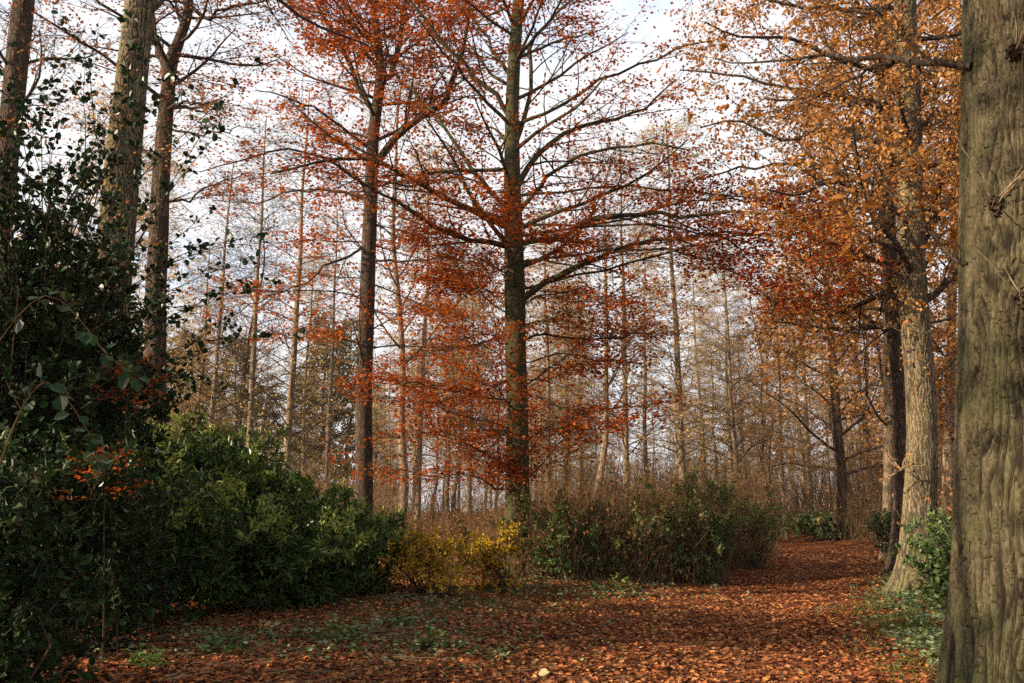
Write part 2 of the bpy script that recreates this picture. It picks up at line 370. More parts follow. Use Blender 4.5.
# ------------------------------------------------------------------ ground
def build_ground():
    ys = np.concatenate([[-60], np.arange(-20, 4, 1.0), np.arange(4, 30, .25), np.arange(30, 60, 1), np.arange(60, 400, 10), [400]])
    xs = np.concatenate([[-400, -300, -150], np.arange(-80, -16, 4), np.arange(-16, 18, .3), np.arange(18, 80, 4), [150, 300, 400]])
    X, Y = np.meshgrid(xs, ys); Z = gh(X, Y)
    V = np.stack([X, Y, Z], -1).reshape(-1, 3); nx, ny = len(xs), len(ys)
    i, j = np.meshgrid(np.arange(nx - 1), np.arange(ny - 1)); b = (j * nx + i).ravel()
    mb = MB(); mb.add(V, np.stack([b, b + 1, b + nx + 1, b + nx], -1))
    tag(mb.build('ground', M['ground']), 'woodland floor under fallen beech leaves', None, None, 'structure')
build_ground()

def build_litter():
    rng = np.random.default_rng(5); mb = MB()
    for (y0, y1, den, tpl, ext) in ((3.5, 9, 950, OAK, 2), (3.5, 9, 950, LEAF6, 2), (9, 14, 620, LEAF6, 2), (9, 14, 200, OAK, 2), (14, 22, 430, LEAF6, 1.5), (22, 34, 150, LEAF4, 1), (34, 55, 40, LEAF4, 1)):
        A = (y1 - y0) * ((y0 + y1) * .62 + 2 * ext); n = int(A * den)
        y = rng.uniform(y0, y1, n); x = rng.uniform(-1, 1, n) * (y1 * .62 + ext)
        k = np.abs(x) < y * .62 + ext; x, y = x[k], y[k]
        d = np.abs(x - path_c(y))
        pk = np.where(d < 2.0, 1.0, .62) * (.55 + .45 * np.sin(x * 3.1 + 2 * np.sin(y * 1.7)) * np.sin(y * 2.3 + x))
        k = rng.random(len(x)) < np.clip(pk + .35, 0, 1); x, y = x[k], y[k]; n = len(x)
        z = gh(x, y) + rng.uniform(.004, .03, n)
        nr = np.stack([rng.normal(0, .38, n), rng.normal(0, .38, n), np.ones(n)], -1)
        a = rng.uniform(0, 6.283, n); ax = np.stack([np.cos(a), np.sin(a), rng.normal(.05, .15, n)], -1)
        sz = rng.uniform(.045, .085, n) * (1.15 if tpl is OAK else 1) * (1.4 if tpl is LEAF4 else 1)
        patch = .5 + .5 * np.sin(x * 1.1 + 3 * np.sin(y * .8)) * np.sin(y * .9 + 2 * np.sin(x * .6))
        rv = np.clip(.7 * rng.random(n) ** 1.1 + .3 * patch * rng.random(n), 0, 1)
        leaves(mb, np.stack([x, y, z], -1), ax, nr, sz, tpl, 0, rv)
    tag(mb.build('leaf_litter', M['litter']), 'rusty red and brown fallen leaves covering path and floor', 'fallen leaves', None, 'stuff')
build_litter()

# ------------------------------------------------------------------ traced trees
def trunk_mesh(pts, rad, K=40, sides=20, flare=0.0, lump=0.03, seed=0):
    """pts (n,3) control points, rad (n) radii; returns P,R,mb"""
    P = crv(pts, K); R = crv(np.array(rad)[:, None], K)[:, 0]
    T = norm(np.gradient(P, axis=0)); A = norm(np.cross(T, [0, 1, 0])); B = np.cross(T, A)
    an = np.arange(sides) * 2 * math.pi / sides
    rng = np.random.default_rng(seed); ph = rng.random(6) * 6.28
    hgt = np.concatenate([[0], np.cumsum(np.linalg.norm(np.diff(P, axis=0), axis=1))])
    lobes = 1 + flare * np.exp(-hgt / .45)[:, None] * (1 + .35 * np.sin(an * 5 + ph[0]))[None, :]
    lum = 1 + lump * (np.sin(an[None] * 2 + hgt[:, None] * .8 + ph[1]) + np.sin(an[None] * 3 - hgt[:, None] * 1.7 + ph[2]) + .6 * np.sin(an[None] * 7 + hgt[:, None] * 3.1 + ph[3]))
    RR = R[:, None] * lobes * lum
    V = P[:, None, :] + RR[..., None] * (np.cos(an)[None, :, None] * A[:, None, :] + np.sin(an)[None, :, None] * B[:, None, :])
    mb = MB(); k = (np.arange(K - 1) * sides)[:, None]; j = np.arange(sides)[None]; j2 = (j + 1) % sides
    F = np.stack([k + j2, k + j, k + sides + j, k + sides + j2], -1).reshape(-1, 4)
    mb.add(V.reshape(-1, 3), F)
    return P[None], R[None], mb

def vnoise(u, v, per, sd):
    g = np.random.default_rng(sd).random((per, 4096)); iu = np.floor(u).astype(int); iv = np.floor(v).astype(int); fu = u - iu; fv = v - iv
    fu = fu * fu * (3 - 2 * fu); fv = fv * fv * (3 - 2 * fv); i0 = iu % per; i1 = (iu + 1) % per; j0 = iv % 4096; j1 = (iv + 1) % 4096
    return (g[i0, j0] * (1 - fu) + g[i1, j0] * fu) * (1 - fv) + (g[i0, j1] * (1 - fu) + g[i1, j1] * fu) * fv

def relief(root, P, R, K, S, tmax, lines, sd, flare, depth, vs=1.0):
    '''rebuild a trunk with deep vertical furrows broken by short cross cracks'''
    bpy.data.objects.remove(root.children[0])
    t = np.concatenate([np.linspace(0, tmax, K - 40), np.linspace(tmax, 1, 41)[1:]]); tt = np.linspace(0, 1, P.shape[1])
    Pd = np.stack([np.interp(t, tt, P[0, :, i]) for i in range(3)], -1); Rd = np.interp(t, tt, R[0])
    T = norm(np.gradient(Pd, axis=0)); AX = norm(np.cross([0, 1.0, 0], T)); BX = np.cross(T, AX)
    an = np.arange(S) * 2 * math.pi / S; A_, H_ = np.meshgrid(an, Pd[:, 2]); U = A_ / (2 * math.pi); Hs = H_ * vs + 50
    L = lines
    def lineset(q, w, f):
        ph = U * L + 1.5 * (vnoise(U * (L // 2), Hs * f, L // 2, sd + q) - .5) * 2 + .5 * (vnoise(U * L * 2, Hs * f * 3.1, L * 2, sd + q + 1) - .5)
        wid = w * (.35 + 1.3 * vnoise(U * L, Hs * f * 1.6, L, sd + q + 2))
        return np.clip(1 - np.abs(ph % 1 - .5) * 2 / wid, 0, 1)
    c1 = lineset(10, .40, 2.0); c2 = lineset(20, .30, 2.9)
    ch = np.clip(1 - np.abs((Hs * 11 + 2.2 * vnoise(U * L, Hs * 5, L, sd + 30) + np.floor(U * L) * .37) % 1 - .5) * 2 / .16, 0, 1) * (vnoise(U * L, Hs * 9, L, sd + 31) > .5) * .7
    fur = np.clip(np.maximum(np.maximum(c1, c2 * .85), ch), 0, 1)
    fine = vnoise(U * L * 5, Hs * 38, L * 5, sd + 40)
    dep = np.sqrt(fur) * depth * 1.1 - fine * depth * .28 - vnoise(U * L, Hs * 4, L, sd + 41) * depth * .35
    flr = 1 + flare * np.exp(-np.maximum(H_, 0) / .32) * (1 + .5 * np.sin(A_ * 5 + 1.2)) + .012 * (np.sin(A_ * 2 + H_ * .8) + np.sin(A_ * 3 - H_ * 1.4))
    RR = Rd[:, None] * flr - dep
    V = Pd[:, None, :] + RR[..., None] * (np.cos(A_)[..., None] * AX[:, None, :] + np.sin(A_)[..., None] * BX[:, None, :])
    mb = MB(); k_ = (np.arange(K - 1) * S)[:, None]; j = np.arange(S)[None]; j2 = (j + 1) % S
    F = np.stack([k_ + j, k_ + j2, k_ + S + j2, k_ + S + j], -1).reshape(-1, 4)
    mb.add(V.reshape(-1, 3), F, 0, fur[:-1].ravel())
    mb.build('trunk', M['oak_relief'] if sd == 0 else M['oak_relief_pale'], root)

def traced_trunk(px, Y, name, label, cat, mat, flare=.5, lump=.03, K=50, sides=20, seed=0, dY=0.0, group=None):
    """px: list of (x, y, width_px) from base to top. first point is set on the ground"""
    b = PX(px[0][0], px[0][1], Y); gz = float(gh(b[0], Y)) - .12
    pts = []
    for i, (x, y, w) in enumerate(px):
        p = PX(x, y, Y + dY * i / (len(px) - 1))
        pts.append(p)
    pts[0][2] = gz; pts = np.array(pts)
    org = pts[0].copy(); org[2] = gz + .12
    root = thing(name, org, label, cat, group)
    rad = [w / 2 / FPX * Y * (1 + .15 * 0) for (_, _, w) in px]
    P, R, mb = trunk_mesh(pts - org, rad, K, sides, flare, lump, seed)
    mb.build('trunk', mat, root)
    return root, org, P, R

def traced_limb(root, org, px, Y, dys, r0, r1, mat, K=14, seed=0, build=True):
    n = len(px)
    pts = np.array([PX(x, y, Y + d) for (x, y), d in zip(px, np.linspace(0, 1, n) ** 1.2 * dys)]) - org
    P = crv(pts, K)
    rng = np.random.default_rng(seed); P[2:-1] += rng.normal(0, .0016 * Y, P[2:-1].shape)
    R = np.linspace(r0, r1, K)
    if build:
        mb = MB(); tubes(mb, P[None], R[None], 9); mb.build('limb', mat, root)
    return P[None], R[None]

def pad(lst, K=14):
    Ps, Rs = [], []
    for P, R in lst:
        for i in range(P.shape[0]):
            Ps.append(crv(P[i], K)); Rs.append(np.interp(np.linspace(0, 1, K), np.linspace(0, 1, P.shape[1]), R[i]))
    return np.array(Ps), np.array(Rs)

def beech_crown(root, rng, prim, nsec, ntw, nleaf, Lsec, Ltw, size=.06, prob=.8, mat=None, tmat=None, lo=0, hi=1, sec_t0=.15):
    P1, R1 = prim
    plen = np.linalg.norm(np.diff(P1, axis=1), axis=2).sum(1); sc = np.clip(plen / plen.mean(), .45, 1.5)
    P2, R2 = grow(rng, P1, R1, nsec, sec_t0, 1, Lsec, .85, 7, up=-.01, flat=.12, wob=.10, rr=.42, rmin=.006, fall=.45, side=True, Lsc=sc)
    P3, R3 = grow(rng, P2, R2, ntw, .15, 1, Ltw, .8, 5, up=0, flat=.2, wob=.12, rr=.45, rmin=.0035, fall=.4, side=True)
    mb = MB(); tubes(mb, P2, R2, 4); tubes(mb, P3, R3, 3)
    leaf_on(rng, mb, P3, nleaf, size, .55, prob=prob, lo=lo, hi=hi, spread=.06)
    leaf_on(rng, mb, P2, nleaf * 2, size, .55, t0=.25, prob=prob, lo=lo, hi=hi, spread=.08)
    return mb.build('crown', [tmat or M['twig'], mat or M['beech_leaf']], root)

# --- central beech
def central_beech():
    Y = 20.0
    tr = [(519, 577, 30), (518, 520, 25), (517, 420, 22.5), (515, 300, 21), (513, 210, 18.5), (512, 110, 15), (517, 20, 13), (523, -80, 10), (520, -200, 7), (524, -330, 3)]
    root, org, P, R = traced_trunk(tr, Y, 'beech_tree', 'tall copper beech with dark trunk and long spreading limbs in the centre', 'tree', M['beech_bark'], .45, .025, 60, 22, 3)
    L = []
    def limb(px, dy, r0=.085, r1=.018): L.append(traced_limb(root, org, px, Y, dy, r0, r1, M['beech_bark'], seed=len(L)))
    limb([(512, 247), (490, 243), (464, 238), (429, 221), (399, 204), (370, 187), (339, 168)], -2.5, .08)
    limb([(510, 228), (469, 209), (429, 189), (399, 172), (369, 160), (320, 162), (270, 174)], -3.5, .09)
    limb([(511, 212), (499, 199), (469, 164), (439, 119), (409, 88), (385, 60)], 2.0, .075)
    limb([(511, 118), (489, 90), (459, 60), (429, 25), (405, -5), (385, -40)], -1.0, .07)
    limb([(513, 80), (500, 62), (489, 45), (469, 5), (455, -40)], 1.5, .06)
    limb([(519, 302), (545, 283), (580, 266), (604, 254), (644, 241), (679, 237), (729, 232), (790, 238)], -3.0, .085, .015)
    limb([(517, 244), (565, 234), (600, 216), (649, 214), (694, 216), (750, 212), (812, 222)], -4.5, .075, .015)
    limb([(516, 190), (530, 164), (555, 139), (590, 124), (629, 115), (654, 100), (675, 80)], 1.5, .085)
    limb([(517, 212), (540, 189), (555, 169), (590, 154), (640, 146), (690, 150)], -3.0, .06)
    limb([(514, 126), (555, 107), (604, 80), (654, 60), (704, 42), (745, 28)], -1.5, .05, .012)
    limb([(514, 148), (530, 99), (531, 45), (550, 20), (577, -5), (600, -50)], 2.5, .065)
    limb([(516, 60), (545, 25), (580, -20)], -2.5, .05)
    limb([(515, 30), (495, -20), (470, -60)], -2.5, .05)
    limb([(515, 376), (490, 388), (460, 390), (430, 385), (392, 380)], -1.5, .04, .01)
    limb([(519, 390), (545, 400), (575, 410), (620, 408), (672, 400)], -1.2, .035, .01)
    limb([(519, 340), (550, 335), (600, 340), (640, 333), (665, 330)], 1.2, .035, .01)
    limb([(516, 420), (504, 432), (488, 450), (470, 468)], -1.0, .03, .01)
    limb([(519, 438), (522, 455), (512, 468), (502, 470)], -.6, .025, .012)
    limb([(515, 330), (480, 345), (440, 350), (395, 362)], 1.5, .035, .01)
    rng = np.random.default_rng(11)
    lo = grow(rng, P, R, 30, .145, .42, 3.4, 1.2, 9, up=-.03, flat=.08, wob=.2, rr=.10, rmin=.009, fall=.0, rmax=.022)
    hi = grow(rng, P, R, 26, .36, .86, 4.4, 1.05, 9, up=.02, wob=.1, rr=.3, rmin=.014, fall=.45)
    mb = MB(); tubes(mb, *lo, 5); tubes(mb, *hi, 5); mb.build('branches', M['beech_bark'], root)
    beech_crown(root, rng, pad(L + [lo]), 16, 8, 8, 1.7, .62, .092, .72)
    L2 = []
    for px, dy in (([(517, 236), (600, 226), (690, 230), (760, 258), (825, 300)], -4.0), ([(516, 196), (620, 186), (720, 196), (805, 202)], -3.0), ([(518, 262), (620, 250), (700, 256), (750, 285), (790, 318)], -3.5), ([(519, 290), (610, 268), (700, 245), (770, 232), (835, 262)], -5.0), ([(517, 225), (610, 222), (700, 200), (770, 208), (830, 225)], -2.0)):
        L2.append(traced_limb(root, org, px, Y, dy, .034, .010, M['beech_bark'], seed=90 + len(L2)))
    beech_crown(root, rng, pad(L2), 24, 9, 11, 1.7, .7, .092, -.50, sec_t0=.30, hi=.65)
    # sparser top
    P2, R2 = grow(rng, *hi, 9, .2, 1, 1.8, .8, 6, up=.03, wob=.12, rr=.45, rmin=.006)
    P3, R3 = grow(rng, P2, R2, 6, .2, 1, .7, .7, 4, wob=.14, rr=.5, rmin=.0035)
    mb = MB(); tubes(mb, P2, R2, 4); tubes(mb, P3, R3, 3); leaf_on(rng, mb, P3, 10, .092, .7, prob=.55, spread=.08)
    mb.build('upper_crown', [M['twig'], M['beech_leaf']], root)
central_beech()

# --- left copper beech with the forked top
def forked_beech():
    Y = 23.0
    tr = [(363, 565, 24), (364, 500, 18), (364, 400, 16.5), (367, 300, 16), (370, 220, 14.5), (373, 140, 12.5), (380, 82, 11), (379, 50, 8), (374, 0, 7), (370, -60, 5), (368, -140, 2)]
    root, org, P, R = traced_trunk(tr, Y, 'beech_tree', 'dark straight beech left of centre with forked top full of vivid orange-red leaves', 'tree', M['brown_bark'], .3, .02, 60, 18, 5)
    L = []
    def limb(px, dy, r0=.085, r1=.02): L.append(traced_limb(root, org, px, Y, dy, r0, r1, M['brown_bark'], seed=30 + len(L)))
    limb([(381, 84), (394, 65), (401, 28), (408, -5), (412, -60)], .5, .10, .04)
    limb([(373, 168), (394, 140), (419, 119), (446, 102), (452, 82), (464, 45), (470, 10), (474, -40)], -1.5, .12, .03)
    limb([(375, 112), (359, 90), (345, 52), (325, 20), (312, -10), (300, -50)], -1.0, .09, .02)
    limb([(379, 60), (364, 30), (341, 0), (320, -30)], 1.2, .06, .02)
    limb([(371, 190), (350, 175), (325, 158), (290, 150), (245, 160), (200, 172)], -3.0, .055, .012)
    limb([(370, 200), (330, 190), (290, 192), (250, 205), (212, 200)], 1.5, .05, .012)
    limb([(371, 150), (330, 118), (290, 98), (255, 90)], -2.0, .05, .012)
    limb([(369, 245), (335, 262), (300, 285), (262, 300), (230, 318)], -1.5, .04, .01)
    limb([(368, 260), (400, 262), (440, 258), (470, 262)], -2.0, .04, .01)
    limb([(372, 180), (410, 185), (450, 178), (480, 182)], 2.0, .04, .01)
    rng = np.random.default_rng(12)
    lo = grow(rng, P, R, 16, .22, .46, 3.4, 1.35, 9, up=-.01, flat=.10, wob=.12, rr=.12, rmin=.01, fall=.1, rmax=.025)
    hi = grow(rng, P, R, 26, .46, .95, 3.6, 1.1, 8, up=.03, wob=.1, rr=.35, rmin=.014, fall=.4)
    up = grow(rng, *pad(L[:4]), 7, .2, 1, 2.2, .9, 8, up=.02, wob=.12, rr=.4, rmin=.012)
    mb = MB(); tubes(mb, *lo, 5); tubes(mb, *hi, 5); tubes(mb, *up, 4); mb.build('branches', M['brown_bark'], root)
    beech_crown(root, rng, pad(L + [lo, hi, up]), 11, 7, 6, 1.35, .6, .108, .72, lo=.3, hi=1)
forked_beech()

# --- tall leaning oak trunk on the left
def left_trees():
    Y = 15.0
    tr = [(96, 610, 44), (100, 520, 38), (105, 420, 37), (110, 320, 36), (117, 235, 35), (124, 150, 34), (132, 75, 31), (141, 0, 30), (150, -80, 26), (160, -200, 20), (168, -330, 12)]
    root, org, P, R = traced_trunk(tr, Y, 'oak_tree', 'thick leaning oak trunk with rough sunlit bark rising behind the holly', 'tree', M['oak_bark_fine'], .3, .02, 60, 28, 7)
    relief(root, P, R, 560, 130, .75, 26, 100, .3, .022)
    rng = np.random.default_rng(20)
    pr = grow(rng, P, R, 14, .66, .97, 5, 1.0, 10, up=.03, wob=.13, rr=.3, rmin=.02, rmax=.09)
    lw = grow(rng, P, R, 7, .3, .5, 2.2, 1.4, 8, up=.02, wob=.14, rr=.12, rmin=.008, rmax=.02)
    mb = MB(); tubes(mb, *pr, 7); tubes(mb, *lw, 5); mb.build('branches', M['brown_bark'], root)
    P2, R2 = grow(rng, *pad([pr, lw]), 14, .2, 1, 2.0, .8, 7, up=.0, wob=.16, rr=.4, rmin=.007)
    P3, R3 = grow(rng, P2, R2, 9, .2, 1, .7, .7, 4, wob=.16, rr=.5, rmin=.003)
    mb = MB(); tubes(mb, P2, R2, 4); tubes(mb, P3, R3, 3); leaf_on(rng, mb, P3, 5, .06, .9, flat=False, prob=.4)
    mb.build('crown', [M['twig'], M['oak_leaf']], root)
    # second
    Y = 18.0
    tr = [(156, 590, 28), (156, 500, 22), (156, 400, 20), (156, 300, 20), (159, 220, 19), (163, 150, 17.5), (167, 100, 15.5), (170, 66, 15), (180, 38, 11), (188, 12, 10), (189, -20, 9), (192, -110, 6), (200, -230, 3)]
    root, org, P, R = traced_trunk(tr, Y, 'oak_tree', 'slender forked tree just right of the thick leaning trunk, rust leaves climbing its stem', 'tree', M['brown_bark'], .3, .03, 60, 18, 9)
    L = [traced_limb(root, org, [(168, 72), (157, 45), (151, 10), (147, -40)], Y, .8, .11, .05, M['brown_bark'], seed=50),
         traced_limb(root, org, [(189, 4), (207, 19), (219, 10), (240, 4), (262, 2), (300, -12)], Y, -1, .05, .012, M['brown_bark'], seed=51),
         traced_limb(root, org, [(165, 112), (180, 103), (200, 106), (226, 96)], Y, -1.5, .04, .01, M['brown_bark'], seed=52),
         traced_limb(root, org, [(163, 130), (185, 133), (215, 134), (240, 125)], Y, -1, .035, .01, M['brown_bark'], seed=53),
         traced_limb(root, org, [(158, 205), (185, 200), (215, 185), (250, 172)], Y, 1.5, .035, .01, M['brown_bark'], seed=54),
         traced_limb(root, org, [(160, 160), (140, 150), (118, 138), (90, 118)], Y, 2, .04, .01, M['brown_bark'], seed=55)]
    rng = np.random.default_rng(21)
    pr = grow(rng, P, R, 18, .45, .95, 3.6, 1.1, 9, up=.02, wob=.13, rr=.35, rmin=.012, rmax=.05)
    mb = MB(); tubes(mb, *pr, 5); mb.build('branches', M['brown_bark'], root)
    beech_crown(root, rng, pad(L + [pr]), 12, 8, 6, 1.3, .6, .08, .5, mat=M['bronze_leaf'])
    # leaves on the stem
    mb = MB(); Pt = P[:, 18:40]
    sh = grow(rng, Pt, R[:, 18:40], 40, 0, 1, .55, 1.3, 5, wob=.2, rr=.05, rmin=.003); tubes(mb, *sh, 3)
    leaf_on(rng, mb, sh[0], 7, .07, .6, prob=.8); mb.build('stem_shoots', [M['twig'], M['beech_leaf']], root)
    # left edge tree
    Y = 13.0
    tr = [(-8, 630, 34), (-6, 450, 26), (-2, 300, 24), (4, 200, 23), (10, 130, 22), (17, 60, 22), (24, 0, 21), (32, -80, 18), (40, -260, 12)]
    root, org, P, R = traced_trunk(tr, Y, 'oak_tree', 'narrow dark trunk half hidden by holly at the far left border', 'tree', M['brown_bark'], .3, .03, 50, 16, 13)
    rng = np.random.default_rng(23)
    pr = grow(rng, P, R, 16, .38, .98, 2.0, 1.1, 9, up=.01, wob=.14, rr=.3, rmin=.012, rmax=.035)
    mb = MB(); tubes(mb, *pr, 5); mb.build('branches', M['brown_bark'], root)
    P2, R2 = grow(rng, *pr, 12, .2, 1, 1.4, .8, 6, wob=.16, rr=.4, rmin=.005); P3, R3 = grow(rng, P2, R2, 8, .2, 1, .5, .7, 4, wob=.16, rr=.5, rmin=.003)
    mb = MB(); tubes(mb, P2, R2, 4); tubes(mb, P3, R3, 3); leaf_on(rng, mb, P3, 5, .07, .9, flat=False, prob=.35); mb.build('crown', [M['twig'], M['bronze_leaf']], root)
left_trees()

# --- trees on the right of the path
def oak_crown(root, P, R, rng, n, t0, t1, L, up=.02, leafn=6, size=.09, prob=.75, nsec=8, ntw=6, bark=None, mat=None, Lsec=1.7, Ltw=.65, tpl=LEAF4, extra=None, ang=1.15):
    pr = grow(rng, P, R, n, t0, t1, L, ang, 10, up=up, wob=.13, rr=.3, rmin=.02, rmax=.09)
    mb = MB(); tubes(mb, *pr, 6); mb.build('branches', bark or M['brown_bark'], root)
    if extra: pr = pad([pr] + extra)
    P2, R2 = grow(rng, *pr, nsec, .12, 1, Lsec, .85, 7, up=.0, wob=.15, rr=.4, rmin=.007)
    P3, R3 = grow(rng, P2, R2, ntw, .15, 1, Ltw, .75, 4, wob=.15, rr=.5, rmin=.0035)
    mb = MB(); tubes(mb, P2, R2, 4); tubes(mb, P3, R3, 3)
    leaf_on(rng, mb, P3, leafn, size, .9, flat=False, prob=prob, tpl=tpl, spread=.06)
    mb.build('crown', [M['twig'], mat or M['oak_leaf']], root)

def right_oak():
    Y = 5.5
    tr = [(1036, 752, 176), (1036, 690, 160), (1036, 600, 147), (1035, 480, 141), (1034, 340, 137), (1033, 200, 135), (1033, 60, 134), (1030, -60, 130), (1034, -300, 122), (1040, -700, 108), (1046, -1200, 80)]
    root, org, P, R = traced_trunk(tr, Y, 'oak_tree', 'massive furrowed oak trunk filling the right border with mossy foot', 'tree', M['oak_bark'], .18, .012, 160, 96, 1)
    relief(root, P, R, 860, 420, .62, 58, 0, .12, .017)
    dark = M['brown_bark']
    L = [traced_limb(root, org, [(972, 66), (950, 65), (920, 62), (899, 61), (875, 57), (854, 59), (825, 55), (790, 58), (750, 64), (715, 58)], Y, 1.8, .030, .006, dark, 20, 60),
         traced_limb(root, org, [(893, 62), (872, 68), (854, 77), (830, 90), (800, 104), (770, 112), (735, 132)], Y + .5, 1.6, .016, .004, dark, 16, 61),
         traced_limb(root, org, [(968, 264), (958, 262), (939, 244), (926, 229), (904, 214), (889, 189), (880, 165)], Y, .7, .014, .004, dark, 16, 62),
         traced_limb(root, org, [(928, 232), (931, 215), (926, 195), (932, 172)], Y + .3, .4, .008, .003, dark, 12, 63)]
    # knots with shoots
    rng = np.random.default_rng(31)
    for (kx, ky) in ((988, 76), (977, 218), (992, 312)):
        c = PX(kx, ky, Y) - org; c[1] = 0
        j = np.abs(P[0, :, 2] - c[2]).argmin(); ctr = P[0, j]; off = c[0] - ctr[0]; rad = R[0, j]
        c = np.array([c[0], ctr[1] - math.sqrt(max(rad * rad - off * off, 0)) - .005, c[2]])
        mb = MB(); bumps = c + rng.normal(0, .022, (70, 3)) * np.array([1, .5, 1.3])
        for q in bumps:
            a = np.array([q, q + np.array([0, -.02, .004]), q + np.array([rng.normal(0, .006), -.034, rng.normal(0, .006)])])
            tubes(mb, a[None], np.array([[.013, .011, .002]]), 5)
        mb.build('knot', dark, root)
        mb = MB(); m = 9
        D = norm(np.stack([rng.normal(.25, .5, m), -np.abs(rng.normal(.5, .25, m)), rng.normal(.5, .45, m)], -1)); Q = np.zeros((m, 7, 3)); Q[:, 0] = c + rng.normal(0, .012, (m, 3))
        ln = rng.uniform(.25, .7, m) / 6
        for k in range(1, 7): D = norm(D + rng.normal(0, .12, (m, 3)) + np.array([0.03, 0.04, .05])); Q[:, k] = Q[:, k - 1] + D * ln[:, None]
        tubes(mb, Q, np.linspace(.005, .0015, 7)[None].repeat(m, 0), 5)
        mb.build('shoots', M['twig_pale'], root)
    P1, R1 = pad(L, 18)
    P2, R2 = grow(rng, P1, R1, 14, .15, 1, .8, .85, 7, up=.015, wob=.16, rr=.5, rmin=.0035, fall=.2)
    P3, R3 = grow(rng, P2, R2, 5, .15, 1, .3, .8, 5, wob=.17, rr=.6, rmin=.002)
    mb = MB(); tubes(mb, P2, R2, 5); tubes(mb, P3, R3, 4)
    far = P3[:, 0, 0] + org[0] < 3.4
    leaf_on(rng, mb, P3[far], 6, .075, .8, flat=False, prob=.22, tpl=OAK, droop=.5, spread=.02, hi=.5); mb.build('crown', [M['twig'], M['oak_leaf']], root)
    # high crown above the picture
    pr = grow(rng, P, R, 10, .78, .98, 5, .9, 10, up=.05, wob=.11, rr=.3, rmin=.02, rmax=.12)
    P2, R2 = grow(rng, *pr, 9, .2, 1, 2.0, .85, 7, wob=.15, rr=.4, rmin=.007); P3, R3 = grow(rng, P2, R2, 6, .15, 1, .7, .75, 4, wob=.15, rr=.5, rmin=.0035)
    mb = MB(); tubes(mb, *pr, 7); tubes(mb, P2, R2, 4); tubes(mb, P3, R3, 3); leaf_on(rng, mb, P3, 6, .10, .9, flat=False, prob=.6); mb.build('upper_crown', [M['twig'], M['oak_leaf']], root)
right_oak()

